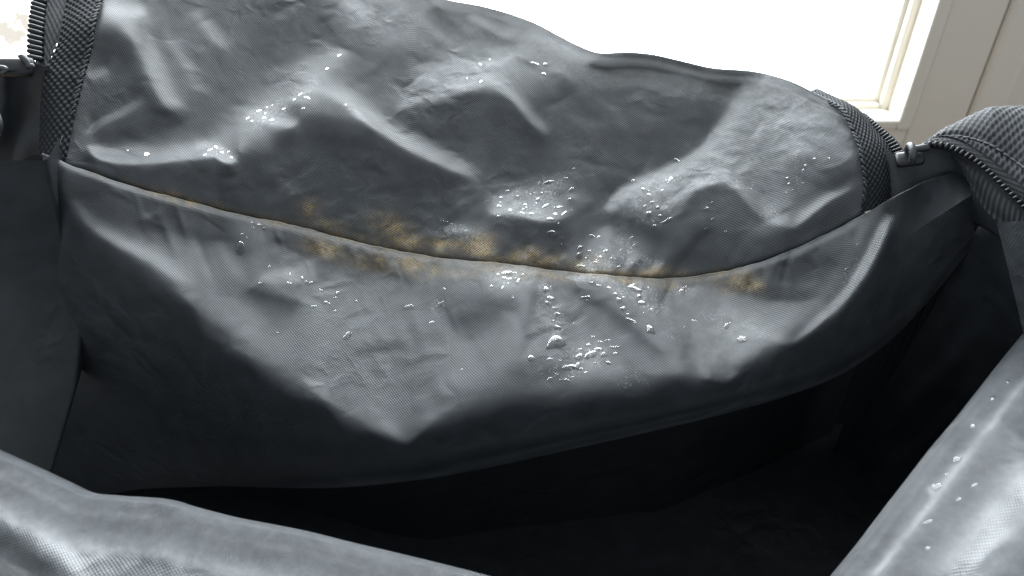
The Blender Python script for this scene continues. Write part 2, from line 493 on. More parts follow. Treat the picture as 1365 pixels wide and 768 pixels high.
    def samp(self, A, x, y):
        fx = np.clip((np.asarray(x, float) - self.xs[0]) / self.h, 0, len(self.xs) - 1.001)
        fy = np.clip((np.asarray(y, float) - self.ys[0]) / self.h, 0, len(self.ys) - 1.001)
        i = fx.astype(int); j = fy.astype(int); u = fx - i; w = fy - j
        return (A[j, i] * (1 - u) + A[j, i + 1] * u) * (1 - w) + (A[j + 1, i] * (1 - u) + A[j + 1, i + 1] * u) * w
    def zc(self, x, y):
        return np.exp(self.samp(self.Z, x, y))

SEAM = [(20, 186), (60, 205), (100, 223), (200, 255), (300, 281), (400, 303), (460, 318), (520, 333), (600, 345), (700, 355), (790, 366), (880, 371),
        (940, 367), (1000, 353), (1060, 332), (1105, 311), (1150, 286), (1190, 264), (1240, 240), (1300, 220)]
seam = lambda x: curve_x(SEAM, x)

F = Field(-60, 1340, -130, 700, 2.0)
base = [ # rear panel above the seam
 (150,-80,120),(300,-80,115),(450,-80,118),(600,-80,130),(800,-80,130),(1000,-80,130),(1200,-60,120),
 (140,10,150),(150,65,68),(120,100,100),(150,140,72),(190,40,110),(225,90,112),(200,150,72),(250,160,85),(250,110,105),(150,185,78),
 (220,185,105),(220,235,60),(120,150,60),(110,205,55),(290,40,108),(300,100,100),(290,160,105),(350,60,100),(360,110,118),(420,50,100),(420,110,135),(350,165,135),
 (480,20,128),(480,70,112),(540,30,128),(470,130,118),(530,100,105),(560,130,112),(600,30,118),(640,50,112),(600,90,125),(670,85,140),
 (400,190,72),(450,200,62),(520,200,68),(560,190,92),(600,165,78),(620,200,72),(560,240,62),(650,160,72),(660,200,68),(700,100,125),(720,60,135),(760,85,122),
 (740,140,98),(760,190,86),(820,110,92),(840,150,100),(900,120,92),(960,130,84),(800,210,84),(860,190,84),(930,180,80),(800,240,90),(700,220,80),
 (300,260,58),(380,270,62),(460,270,68),(350,235,68),(420,240,60),(500,300,78),(560,310,84),(620,310,105),(640,270,88),(700,265,125),(740,270,130),(700,310,78),(760,310,80),
 (780,270,90),(790,340,135),(830,340,150),(850,300,85),(860,345,120),(840,255,135),(880,260,130),(900,330,75),(930,350,72),(960,280,84),(900,300,100),(980,320,76),
 (1040,120,135),(1080,150,145),(1000,160,135),(1050,190,130),(1000,220,125),(960,235,130),(1070,240,105),(1100,200,130),(1030,280,145),(1010,260,120),(1100,260,92),(1130,250,70),(1120,290,66),(1060,320,72),(1130,190,120),
 (1150,220,90),(1200,200,80),(800,78,100),(835,74,96),(870,78,94),(910,88,94),(940,96,94),(975,102,100),(830,56,98),(900,62,98),(960,76,100),(780,50,110),
 # belly below the seam
 (60,240,55),(120,250,66),(200,285,68),(280,310,70),(150,300,70),(200,330,92),(250,340,100),(300,350,108),(340,310,95),(400,330,78),(390,365,128),(360,395,90),
 (440,320,95),(480,345,78),(540,350,100),(460,380,118),(520,400,122),(430,430,126),(330,430,118),(390,480,120),(460,480,122),(560,450,124),(500,540,130),(540,560,140),(600,500,124),
 (600,380,112),(640,415,92),(680,375,135),(710,380,112),(740,400,116),(700,450,122),(650,470,118),(760,470,130),(800,400,98),(850,400,135),(880,440,150),(820,450,112),(800,500,122),(860,490,118),
 (700,510,92),(740,520,112),(620,540,100),(920,410,130),(940,460,150),(960,490,165),(1000,400,112),(1040,420,138),(990,450,138),(1030,370,74),(1080,350,78),(1120,330,88),(1090,390,110),(1150,300,92),
 # its shaded underside
 (60,330,34),(120,380,28),(200,450,24),(300,530,24),(400,590,26),(500,630,28),(600,610,30),(700,585,28),(800,560,28),(900,545,28),(1000,520,26),(1080,480,18),(1150,420,12),(1220,340,12),(1280,280,14),(1240,262,26),(1215,285,30),(1280,240,26),
 (100,500,22),(150,580,22),(250,630,22),(400,680,22),(700,660,22),(1000,620,22),(1200,520,12),(1320,400,12),(60,450,26),(300,600,22)]
F.scatter(base, 21.0)
S = F.stroke; Bl = F.blob
# --- rear panel, left end
S([(133,8),(150,14),(172,18),(196,14)], 205, 10, 9, .9)
S([(158,24),(180,50),(200,82),(214,115),(232,150)], 165, 16, 10, .75)
S([(215,40),(240,75),(264,112)], 135, 9, 7, .5)
S([(255,15),(280,40),(304,66)], 150, 11, 8, .5)
S([(206,118),(232,142),(258,168)], 142, 8, 6, .5)
Bl(160,68,26,24,40,58,.8)
S([(117,104),(128,98),(145,92)], 165, 5, 6, .7)
S([(118,190),(122,173),(138,160),(165,148),(182,134),(190,124)], 165, 4, 6, .8, .15)
S([(140,182),(180,172),(225,162),(262,158)], 62, 12, 10, .8)
S([(118,186),(124,202),(146,213),(200,214),(245,209),(290,205)], 185, 16, 5, .85, .1)
S([(262,206),(285,203),(300,214),(318,214)], 222, 13, 4, .9, .2)
S([(130,222),(200,228),(300,228),(330,235)], 54, 5, 20, .7)
S([(296,205),(322,178),(345,158),(376,135),(402,116),(430,92),(462,68)], 178, 22, 11, .7, .1)
S([(330,150),(352,160),(385,166),(400,158)], 212, 9, 5, .8, .2)
S([(440,76),(462,68)], 205, 6, 4, .6, .3)
S([(395,160),(430,172),(470,176)], 70, 3, 14, .7)
S([(405,112),(440,125),(470,140),(492,160),(530,186),(565,205),(602,222),(640,238)], 188, 15, 6, .85, .12)
S([(470,148),(490,158),(505,170)], 225, 8, 5, .7, .25)
S([(360,185),(420,182),(490,192),(560,225),(620,245)], 55, 6, 26, .8, .15)
S([(330,195),(350,215),(372,235),(395,262)], 100, 10, 8, .5)
# --- upper middle
S([(545,106),(590,100),(640,88),(690,78)], 170, 18, 16, .6)
S([(520,140),(560,130),(610,118),(650,108)], 165, 12, 8, .55)
S([(638,104),(668,114),(690,134),(712,160),(732,180)], 170, 7, 6, .8, .15)
S([(590,150),(630,140),(665,136)], 82, 6, 14, .6)
S([(690,150),(712,178),(725,192)], 60, 4, 8, .5)
S([(555,18),(580,38),(604,58)], 160, 6, 6, .6)
S([(572,10),(596,30),(622,50)], 78, 7, 7, .7)
S([(592,22),(616,40),(640,54)], 92, 6, 5, .4)
S([(622,18),(650,34),(682,52)], 180, 8, 4, .75, .2)
S([(640,38),(665,52),(690,56)], 88, 3, 6, .6)
S([(455,0),(475,12),(492,24)], 178, 12, 8, .6)
S([(698,38),(735,55),(775,74),(800,76)], 190, 6, 9, .7, .15)
S([(752,150),(775,162),(805,172)], 112, 7, 6, .5)
S([(905,98),(930,110),(950,128)], 140, 6, 5, .5)
S([(935,124),(970,116),(992,108)], 76, 8, 14, .5)
S([(880,178),(925,175),(940,160)], 68, 8, 10, .5)
S([(795,128),(818,146),(835,172)], 122, 8, 7, .5)
S([(850,118),(862,150),(858,182)], 116, 9, 9, .45)
S([(740,110),(770,130),(790,160)], 72, 8, 8, .5)
S([(690,200),(760,206),(830,214)], 96, 8, 10, .4)
# --- right half: crest from the rim down to the puddle, then round it
S([(812,284),(818,268),(840,252),(872,237),(905,222),(936,204),(955,184)], 190, 6, 8, .8, .06)
S([(930,208),(955,184),(975,155),(992,126),(1006,102)], 168, 12, 18, .65, .15)
S([(838,278),(862,262),(895,248),(925,236)], 118, 8, 12, .55)
S([(800,262),(830,240),(870,222),(920,196),(950,168)], 74, 14, 6, .55, .12)
S([(1000,130),(1030,118),(1060,118)], 150, 9, 9, .5)
S([(1005,180),(1045,160),(1090,158)], 158, 8, 8, .5)
S([(1050,168),(1085,176),(1120,172)], 112, 5, 7, .5)
S([(1060,205),(1075,235),(1066,262)], 92, 9, 12, .6)
S([(1075,240),(1068,268),(1058,296)], 108, 5, 6, .5)
S([(960,240),(1000,265),(1030,290),(1056,303)], 176, 10, 7, .7, .15)
S([(1055,304),(1080,284),(1110,262),(1138,250)], 172, 10, 4, .75, .15)
S([(1110,250),(1130,232),(1146,232)], 62, 6, 10, .7)
S([(1070,300),(1100,290),(1140,272)], 62, 3, 12, .7)
S([(816,286),(845,297),(875,312),(892,322)], 64, 5, 13, .85, .12)
S([(905,296),(920,268),(945,250),(972,250),(996,276),(1016,300)], 70, 4, 17, .75, .1)
S([(880,282),(905,262),(935,246),(962,243)], 160, 8, 4, .6)
S([(842,246),(872,250),(900,248)], 165, 8, 7, .5)
S([(806,300),(812,322),(830,345),(856,362)], 182, 12, 9, .75, .12)
S([(884,366),(904,345),(930,318),(952,295)], 52, 9, 9, .85, .15)
S([(770,366),(790,345),(800,318)], 120, 8, 8, .5)
S([(866,366),(876,356),(884,350)], 170, 6, 5, .6)
S([(930,366),(990,350),(1060,328),(1110,304)], 62, 14, 4, .7)
S([(648,282),(690,284),(730,292),(762,282)], 172, 20, 4, .8, .12)
S([(650,296),(700,300),(750,304)], 66, 3, 13, .75)
S([(588,312),(615,306),(650,312)], 140, 8, 6, .6)
S([(590,300),(606,290),(616,280)], 62, 5, 5, .5)
S([(440,312),(520,326),(600,338),(680,346),(760,356)], 70, 5, 5, .5, .05)
S([(110,228),(200,252),(300,276),(400,298),(460,312)], 50, 14, 5, .7, .05)
for x in (545, 590, 640, 700, 745, 815):                # little puckers along the seam
    S([(x - 6, seam(x) - 3), (x - 2, seam(x) - 14), (x + 8, seam(x) - 26)], 145 if x != 700 else 120, 7, 7, .5)
for x in (515, 568, 615, 672, 770, 850):
    S([(x - 6, seam(x) - 3), (x - 2, seam(x) - 14), (x + 8, seam(x) - 24)], 56, 6, 6, .55)
# --- belly below the seam
S([(62,206),(120,231),(200,258),(300,284),(400,306),(460,321),(520,336),(600,348),(700,358),(790,369),(880,374),(940,370),(1000,356),(1060,335),(1105,314),(1150,289)], 165, 2, 4, .6, .03)
S([(84,252),(100,282),(128,308),(170,330),(214,352),(250,378)], 142, 12, 8, .75, .12)
S([(130,268),(190,292),(260,312),(330,330)], 64, 10, 12, .6)
S([(290,320),(310,352),(330,375)], 126, 9, 9, .5)
S([(345,372),(380,366),(420,352)], 146, 8, 9, .6)
S([(330,388),(365,396),(402,408)], 74, 5, 14, .7)
S([(360,322),(395,322),(430,326)], 72, 8, 9, .6)
S([(415,346),(470,348),(540,366)], 74, 10, 10, .55)
S([(560,380),(590,366),(620,358)], 128, 10, 8, .5)
S([(600,432),(640,418),(690,400)], 82, 10, 10, .6)
S([(470,452),(520,440),(560,424)], 138, 8, 8, .5)
S([(470,470),(510,466),(540,456)], 96, 6, 7, .5)
S([(655,368),(680,378),(705,384)], 162, 10, 9, .6)
S([(720,364),(714,390),(706,430),(704,470)], 84, 5, 6, .6)
S([(728,370),(740,400),(748,440)], 152, 8, 6, .45)
S([(745,372),(790,396),(830,428),(870,462),(900,490)], 84, 7, 13, .7, .15)
S([(810,376),(845,400),(880,432),(920,470),(964,506)], 198, 13, 7, .75, .12)
S([(878,378),(905,400),(940,440)], 104, 7, 10, .5)
S([(925,376),(960,405),(1000,432),(1058,456)], 178, 8, 8, .7, .12)
S([(955,376),(1000,392),(1060,398),(1098,392)], 74, 16, 5, .7)
S([(1060,458),(1095,428),(1130,392),(1158,350),(1176,312),(1186,284)], 205, 8, 9, .85, .08)
S([(1150,300),(1130,340),(1100,375)], 96, 8, 8, .5)
S([(690,505),(720,498),(752,490)], 86, 9, 9, .6)
S([(780,500),(820,520),(860,515)], 96, 8, 10, .5)
S([(400,500),(450,540),(500,570),(540,592)], 150, 10, 3, .6)
S([(505,560),(525,578),(542,591),(560,578)], 205, 10, 4, .8, .2)
S([(930,488),(950,500),(968,508),(985,496)], 222, 11, 4, .85, .2)
S([(1030,448),(1058,457),(1080,440)], 215, 8, 4, .7, .2)
# the fold where the belly turns under
FOLD = [(78,262),(96,304),(132,338),(182,372),(232,420),(282,462),(332,500),(384,534),(436,566),(488,592),(541,604),(584,588),(624,570),(664,560),(704,552),(760,550),(820,541),(880,534),(930,526),(968,521),(1004,508),(1042,486),(1072,470),(1110,444),(1150,402),(1182,354),(1202,308),(1212,280)]
FOLD = [(x, y + (7 if x < 480 or x > 1080 else 3)) for x, y in FOLD]
S(FOLD, 27, 27, 46, .92, 0)
S([(480,572),(510,586),(541,594),(562,580),(580,566)], 30, 2.5, 16, .8, .2)
S([(930,508),(950,509),(968,512),(990,500),(1004,494)], 30, 2.5, 16, .8, .2)
S([(1040,470),(1060,461),(1084,444),(1110,420)], 30, 2.5, 14, .7, .2)
F.blur(0.7)
S([(1195,268),(1240,248),(1300,230)], 24, 4, 34, .9, .1)
_r = random.Random(12)
def small_creases(n, x0, x1, ylo, yhi, angs, amp, lmin=22, lmax=64):
    for _ in range(n):
        x = _r.uniform(x0, x1); y = _r.uniform(ylo(x), yhi(x)); a = math.radians(_r.choice(angs) + _r.uniform(-14, 14)); L = _r.uniform(lmin, lmax)
        c, s = math.cos(a), math.sin(a); k = _r.uniform(-.16, .16)
        pts = [(x - c * L / 2, y - s * L / 2), (x + s * L * k, y - c * L * k), (x + c * L / 2, y + s * L / 2)]
        w = _r.uniform(2.2, 5.5); d = amp * _r.choice((-1, 1)) * _r.uniform(.5, 1.2)
        F.nudge(pts, d, w, w * _r.uniform(.5, 1.6))
        F.nudge([(p[0] + s * w * 1.8, p[1] + c * w * 1.8) for p in pts], -d * .6, w, w)
small_creases(210, 130, 1130, lambda x: max(-20, curve_x([(0,-20),(560,-10),(680,25),(800,78),(1000,100),(1130,160)], x)), lambda x: seam(x) - 8, (40, 40, -35, 12), 15)
small_creases(110, 150, 1150, lambda x: seam(x) + 6, lambda x: seam(x) + 150 * math.sin(math.pi * (x - 60) / 1160), (35, -40, 80, 55), 13)
small_creases(40, 420, 1100, lambda x: seam(x) - 24, lambda x: seam(x) - 8, (80, 110), 22, 14, 30)
small_creases(40, 320, 1100, lambda x: seam(x) + 8, lambda x: seam(x) + 24, (75, 100), 20, 14, 34)
S([(x, y + 5) for x, y in [(560,-18),(600,4),(640,10),(680,21),(745,50),(800,72)]], 135, 12, 9, .5, 0)
S([(x, y + 4) for x, y in [(1000,96),(1030,101),(1090,130)]], 140, 12, 9, .5, 0)
F.V = np.where(F.V > 128, 128 + 0.66 * (F.V - 128), F.V)
F.V = np.where((F.Y < seam(F.X)) & (F.V < 88), 88 - 0.72 * (88 - F.V), F.V)
F.sharpen(26, 0.25)
F.solve(0.09, (600, 345, 0.352), bias=np.interp(F.Y, [0, 150, 200], [8, 4, 0]), low=np.clip((F.Y - seam(F.X)) / 8 + .5, 0, 1))
# ------------------------------------------------------------------ the bag
bag = empty('duffel_bag', (0, 0.3, 0.0))
tag(bag, 'open black coated-fabric bag with wet, mildew-stained lining and zipped rim', 'bag')
OFF = -Vector(bag.location)
def part(o):
    o.location = OFF if o.parent == bag else o.location
    return o

TOP = [(-80, -105), (400, -105), (520, -60), (560, -22), (590, -2), (640, 8), (680, 19), (715, 32), (745, 48), (775, 63), (800, 71), (835, 70), (870, 73), (910, 82),
       (950, 91), (1000, 95), (1030, 101), (1060, 111), (1090, 126), (1110, 135), (1130, 147), (1160, 172), (1240, 240)]
top = lambda x: curve_x(TOP, x)

def paint_attr(items, X, Y):
    A = np.zeros_like(X)
    for (x, y, rx, ry, ang, a) in items:
        c, s = math.cos(math.radians(ang)), math.sin(math.radians(ang))
        u = ((X - x) * c + (Y - y) * s) / rx; v = (-(X - x) * s + (Y - y) * c) / ry
        A = np.maximum(A, a * np.exp(-(u * u + v * v)))
    return A
STAIN = [ (200,252,40,5,15,.28),(290,276,50,5,14,.28),(370,296,50,7,14,.34),(460,316,60,8,13,.38),(560,336,70,9,8,.42),(680,350,80,8,6,.42),(800,364,80,7,4,.4),(920,372,60,7,-6,.36),(500,352,60,12,8,.3),(600,362,60,9,5,.3),(232,262,14,8,15,.55),(255,270,10,6,20,.6),(210,258,18,6,12,.35),(415,280,14,13,30,.55),(440,300,22,8,15,.4),(405,300,20,5,15,.3),(520,300,26,14,20,.55),(548,322,26,10,10,.7),(590,326,20,9,0,.72),(640,330,20,17,-20,.85),(615,328,26,10,0,.6),
  (700,342,22,10,-8,.75),(730,347,18,7,-10,.6),(770,352,16,8,20,.6),(790,346,18,8,10,.45),(870,364,22,8,-5,.65),(905,368,14,6,-10,.5),(980,375,24,13,-10,.6),(960,368,20,8,-10,.5),(1005,382,14,10,0,.45),
  (430,330,26,13,15,.6),(500,345,20,8,8,.5),(548,354,26,12,20,.75),(580,362,20,8,10,.4),(620,352,20,8,0,.35),(660,360,18,8,0,.4),(740,370,26,8,6,.45),(830,374,30,6,3,.5),(700,365,12,9,0,.35),(345,288,12,5,18,.4),(380,298,14,4,18,.4),(478,318,20,7,12,.35),(900,380,20,7,-10,.35),(130,235,12,4,20,.2)]
MOULD = [ (470,300,26,12,15,.5),(520,315,26,10,10,.6),(500,300,16,12,0,.4),(660,345,26,9,5,.7),(750,346,30,9,0,.75),(690,330,26,9,5,.45),(820,362,40,7,3,.7),(725,368,12,10,40,.7),(985,380,34,13,-10,.75),(1015,386,20,10,0,.5),(560,345,16,6,0,.4),(590,350,26,7,5,.5),
  (250,272,26,7,16,.5),(480,345,30,8,8,.5),(415,300,26,9,15,.4),(300,232,9,5,0,.5),(720,395,5,30,8,.35),(270,228,8,4,0,.5)]
WET = [ (360,152,38,15,-22,.75),(285,203,22,12,20,.8),(400,128,36,14,-38,.45),(470,150,26,12,35,.4),(700,268,44,18,0,.95),(735,250,26,22,0,.8),(690,285,40,8,5,.9),(610,308,30,12,5,.7),(800,348,30,18,-20,1.0),(830,335,24,22,-40,.8),(845,345,40,14,10,.7),
  (868,268,40,28,-30,.75),(900,240,60,12,-22,.7),(880,285,26,14,-40,.7),(1030,285,26,14,20,.6),(950,235,60,14,-10,.5),(1060,240,26,30,0,.35),(990,245,50,16,20,.45),(680,368,34,14,0,.8),(725,395,12,26,0,.75),(740,430,16,30,0,.7),
  (840,385,40,13,25,.95),(865,405,32,11,38,.95),(790,372,34,6,4,.7),(890,440,26,10,40,.5),(770,480,46,22,-15,.75),(750,495,26,16,0,.7),(840,510,30,22,20,.5),(870,390,30,10,10,.6),(905,388,30,8,0,.6),(640,300,18,8,0,.4),(585,410,14,16,10,.6),
  (620,105,90,16,-8,.28),(700,75,40,14,-10,.25),(1135,360,9,26,25,.6),(960,430,40,20,30,.45),(1000,440,40,12,20,.35),(470,430,20,26,0,.3),(390,368,18,10,20,.4),(1060,212,16,18,20,.4),(1080,190,26,14,0,.3)]
RESID = [ (1040,150,70,40,0,.8),(1000,230,90,40,10,.7),(880,255,70,26,-20,.9),(830,310,22,40,0,.9),(960,215,60,20,-30,.8),(700,265,60,24,0,.6),(850,355,60,10,3,.6),(960,450,70,45,20,.5),(650,90,90,25,-10,.5),(360,150,50,20,-20,.5),(1000,120,40,40,0,.6),(860,410,50,26,30,.6),(480,10,40,20,30,.5),(740,62,40,12,20,.5),(1130,390,20,60,40,.5)]
def attrs_for(X, Y):
    return dict(stain=paint_attr(STAIN, X, Y), mould=paint_attr(MOULD, X, Y), wet=paint_attr(WET, X, Y), residue=paint_attr(RESID, X, Y))

def extrude_rows(edge, path):
    """further rows of a sheet: edge (N,3) moved along a list of (dx, dy, dz)"""
    return np.stack([edge + np.array(d) for d in path])

# rear panel: from just under the seam up to the crest, then over and down behind
N = 560
xb = np.linspace(70, 1168, N); xt = np.linspace(70, 1156, N)
X = []; Y = []
R = 190
for t in np.linspace(0, 1, R):
    tt = t
    x = np.linspace(np.interp(t, [0, .2, .34, .48, .67, .8, 1], [86, 97, 109, 120, 132, 140, 150]), np.interp(t, [0, .45, .8, 1], [1153, 1153, 1140, 1122]), N)
    y0 = seam(x) + 5; y1 = top(x)
    X.append(x); Y.append(y0 * (1 - tt) + np.minimum(y1, y0 - 6) * tt)
X = np.array(X); Y = np.array(Y)
dse = np.clip(1 - (seam(X) - Y) / 9.0, 0, 1.4)
ZC = F.zc(X, Y) + 0.0010 * dse ** 3
PA = at(X, Y, ZC)
path = [(0, .0010, -.0001), (0, .0022, -.0007), (0, .0045, -.0020), (0, .010, -.0050), (0, .020, -.012), (0, .030, -.024), (0, .040, -.048), (0, .046, -.09), (0, .05, -.16), (0, .05, -.25)]
RB = extrude_rows(PA[-1], path)
RB[..., 2] = np.maximum(RB[..., 2], 0.004)
a = attrs_for(X, Y)
a = {k: np.concatenate([q, np.repeat(q[-1:], len(path), 0)], 0) for k, q in a.items()}
rear = part(grid_obj('rear_panel', np.concatenate([PA, RB], 0), M_LIN, bag, a, flip=False))

# belly: from the rolled lip of the seam down over the fold to the hem
HEM = [(-30, 690), (60, 680), (100, 668), (150, 658), (200, 652), (300, 649), (380, 651), (460, 650), (560, 640), (650, 624), (750, 602), (850, 580), (950, 556), (1050, 528), (1120, 500), (1180, 460), (1230, 410), (1280, 350), (1320, 300)]
hem = lambda x: curve_x(HEM, x)
N = 620; R = 210
xtop = np.linspace(52, 1292, N); xbot = np.linspace(20, 1300, N)
X = []; Y = []
for t in np.linspace(0, 1, R):
    yl = 205 + 435 * t
    xl = np.interp(yl, [205, 300, 380, 440, 520, 640], [56, 70, 70, 60, 40, 10])
    x = np.linspace(xl, 1292 + 8 * t, N)
    y0 = seam(x) + 0.7 * np.sin(x * 0.045) + 0.35 * np.sin(x * 0.13 + 1) + 0.3 * np.sin(x * 0.31 + 2) * np.sin(x * .021); y1 = np.maximum(hem(x), y0 + 12)
    X.append(x); Y.append(y0 * (1 - t) + y1 * t)
X = np.array(X); Y = np.array(Y)
_k = np.clip((X - 1192) / 60, 0, 1); _tr = np.linspace(0, 1, R)[:, None]
ZC = F.zc(X, Y) + .012 * _k ** 2 * (3 - 2 * _k) * np.clip(1 - _tr / .35, 0, 1)
PB = at(X, Y, ZC - 0.0006)
lip = np.stack([at(X[0], Y[0] + 1.2, ZC[0] + 0.0035), at(X[0], Y[0] - 0.2, ZC[0] + 0.0016), at(X[0], Y[0] - 0.5, ZC[0] + 0.0002)])
path = [(0, .006, -.006), (0, .016, -.016), (0, .03, -.035), (0, .045, -.07), (0, .055, -.13), (0, .055, -.2)]
und = extrude_rows(PB[-1], path); und[..., 2] = np.maximum(und[..., 2], 0.05)
a = attrs_for(X, Y)
a = {k: np.concatenate([np.repeat(q[:1], 3, 0), q, np.repeat(q[-1:] * 0, len(path), 0)], 0) for k, q in a.items()}
belly = part(grid_obj('lower_panel', np.concatenate([lip, PB, und], 0), M_LIN, bag, a))

# ------------------------------------------------------------------ front flaps turned outwards
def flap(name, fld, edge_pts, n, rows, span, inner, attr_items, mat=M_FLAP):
    """edge_pts: inner edge in the photo (left to right); rows run away from it by span(px)"""
    E = cr(edge_pts, n)
    X = []; Y = []
    for t in np.linspace(0, 1, rows):
        X.append(E[:, 0] + span[0] * t); Y.append(E[:, 1] + span[1] * t)
    X = np.array(X); Y = np.array(Y)
    P = at(X, Y, fld.zc(X, Y))
    I = extrude_rows(P[0], inner)[::-1]
    I[..., 2] = np.maximum(I[..., 2], 0.05)
    k = len(inner)
    a = dict(stain=X * 0, mould=X * 0, wet=paint_attr(attr_items, X, Y), residue=X * 0 + .75)
    out = extrude_rows(P[-1], [(0, -.008, -.012), (0, -.014, -.04), (0, -.016, -.1), (0, -.016, -.2)])
    out[..., 2] = np.maximum(out[..., 2], 0.004)
    a = {q: np.concatenate([np.zeros((k, X.shape[1])), v, np.zeros((4, X.shape[1]))], 0) for q, v in a.items()}
    return part(grid_obj(name, np.concatenate([I, P, out], 0), mat, bag, a))

D = Field(-140, 1120, 560, 960, 3.0)
D.scatter([(-80,600,150),(-80,700,120),(0,640,165),(60,670,180),(60,720,175),(130,700,170),(200,690,182),(130,760,150),(200,730,150),(250,700,185),(250,760,140),(320,720,165),(320,760,150),(400,730,178),(400,770,150),(480,745,182),(480,790,150),
  (560,765,184),(640,790,180),(0,720,110),(30,750,70),(80,800,70),(200,820,130),(400,850,130),(600,860,130),(800,870,140),(1000,880,140),(0,900,100),(300,940,110),(700,940,120),(-80,800,80)], 30)
S = D.stroke
S([(-60,600),(0,622),(60,648),(110,668),(200,676),(260,686),(330,706),(450,735),(560,760),(700,790)], 195, 10, 10, .35, 0)
S([(-40,668),(20,690),(70,726),(110,768),(130,800)], 205, 14, 8, .6, 0)
S([(-60,690),(0,712),(45,745),(80,785)], 52, 8, 34, .85, 0)
S([(20,664),(60,655),(100,664)], 135, 7, 7, .5)
S([(212,684),(206,712),(196,745),(180,790)], 205, 12, 14, .6)
S([(160,700),(150,730),(140,765)], 140, 12, 14, .5)
S([(225,690),(255,715),(300,750)], 120, 12, 20, .6)
S([(300,705),(350,722),(400,738)], 210, 8, 10, .6)
S([(330,745),(380,752),(420,775)], 110, 12, 18, .6)
S([(440,742),(470,752),(520,775)], 215, 8, 10, .5)
S([(60,690),(90,700),(120,720)], 215, 12, 12, .5)
_r = random.Random(68)
for _ in range(70):
    x = _r.uniform(-60, 640); y = _r.uniform(640, 840); a = _r.choice((.5, .5, -.7, 1.2)) + _r.uniform(-.3, .3); L = _r.uniform(30, 110); w = _r.uniform(5, 17); d = _r.choice((-1, 1)) * _r.uniform(16, 42)
    D.nudge([(x - L * math.cos(a) / 2, y - L * math.sin(a) / 2), (x + _r.uniform(-8, 8), y + _r.uniform(-8, 8)), (x + L * math.cos(a) / 2, y + L * math.sin(a) / 2)], d, w, w * _r.uniform(.6, 1.5))
D.blur(1.2)
D.solve(0.25, (250, 700, 0.245), q0=-0.00004, bias=-3)
EDG = [(-120, 560), (-60, 584), (0, 611), (40, 629), (80, 648), (112, 662), (160, 667), (215, 671), (250, 681), (300, 694), (340, 702), (400, 714), (460, 729), (540, 748), (620, 768), (700, 790), (800, 818), (920, 840), (1060, 850)]
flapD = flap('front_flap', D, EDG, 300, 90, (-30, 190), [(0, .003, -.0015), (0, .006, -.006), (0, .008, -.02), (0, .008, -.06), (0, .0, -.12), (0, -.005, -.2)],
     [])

E = Field(1020, 1560, 380, 960, 3.0)
E.scatter([(1140,780,165),(1180,740,160),(1200,800,150),(1230,680,175),(1230,760,165),(1280,620,180),(1280,700,170),(1280,770,170),(1330,540,182),(1330,620,175),(1340,690,180),(1330,760,130),(1365,500,180),(1365,590,150),(1365,650,180),(1365,740,110),
   (1420,450,170),(1420,600,160),(1450,760,130),(1100,840,160),(1250,860,140),(1400,880,130),(1500,600,150),(1500,450,150),(1500,900,130)], 28)
S = E.stroke
S([(1296,560),(1330,575),(1350,620),(1372,660),(1390,700)], 100, 11, 20, .75)
S([(1300,552),(1318,562),(1338,592)], 215, 10, 5, .4)
S([(1300,768),(1330,735),(1365,712),(1400,700)], 100, 9, 26, .8)
S([(1290,765),(1320,728),(1365,702)], 215, 10, 4, .6)
S([(1180,720),(1210,700),(1240,690)], 140, 8, 10, .5)
S([(1255,690),(1290,690),(1330,668)], 205, 10, 12, .5)
S([(1180,768),(1220,740),(1250,720)], 200, 10, 10, .4)
S([(1230,640),(1260,640),(1300,620)], 200, 8, 12, .4)
_r = random.Random(69)
for _ in range(70):
    x = _r.uniform(1150, 1480); y = _r.uniform(500, 840); a = _r.choice((.5, .5, -.7, 1.2)) + _r.uniform(-.3, .3); L = _r.uniform(30, 110); w = _r.uniform(5, 17); d = _r.choice((-1, 1)) * _r.uniform(16, 42)
    E.nudge([(x - L * math.cos(a) / 2, y - L * math.sin(a) / 2), (x + _r.uniform(-8, 8), y + _r.uniform(-8, 8)), (x + L * math.cos(a) / 2, y + L * math.sin(a) / 2)], d, w, w * _r.uniform(.6, 1.5))
E.blur(1.2)
E.solve(0.6, (1270, 660, 0.255), q0=-0.00030, bias=-3)
EDE = [(1060, 860), (1100, 812), (1135, 768), (1168, 727), (1200, 684), (1235, 638), (1270, 592), (1300, 556), (1330, 517), (1365, 471), (1400, 428), (1440, 385)]
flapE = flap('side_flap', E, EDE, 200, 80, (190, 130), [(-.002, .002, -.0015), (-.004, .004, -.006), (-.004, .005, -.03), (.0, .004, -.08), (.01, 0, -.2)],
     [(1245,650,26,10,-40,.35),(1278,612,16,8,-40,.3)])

# ------------------------------------------------------------------ inside walls and floor
ZF = 0.135
def ruled(name, A, B, n, rows, mat, bulge=None, parent=bag):
    A = cr(A, n); B = cr(B, n)
    t = np.linspace(0, 1, rows)[:, None, None]
    P = A[None] * (1 - t) + B[None] * t
    if bulge is not None:
        P = P + bulge(np.linspace(0, 1, rows)[:, None], np.linspace(0, 1, n)[None, :])
    return part(grid_obj(name, P, mat, parent))
rng = np.random.RandomState(4)
def wrinkle(amp, dirv, seed, kx=5, ky=4, fade=False):
    r = np.random.RandomState(seed)
    terms = [(r.uniform(-kx, kx), r.uniform(-ky, ky), r.uniform(0, 6.3), r.uniform(.4, 1)) for _ in range(7)]
    def f(t, s):
        h = 0.15 + sum(a * np.sin(2 * math.pi * (p * s + q * t) + ph) for p, q, ph, a in terms) / 3.0
        h = np.sign(h) * np.abs(h) ** 0.8
        if fade: h = h * np.sin(np.pi * np.clip(t, 0, 1)) * np.clip((s - .3) / .3, 0, 1)
        return (amp * h)[..., None] * np.array(dirv)
    return f
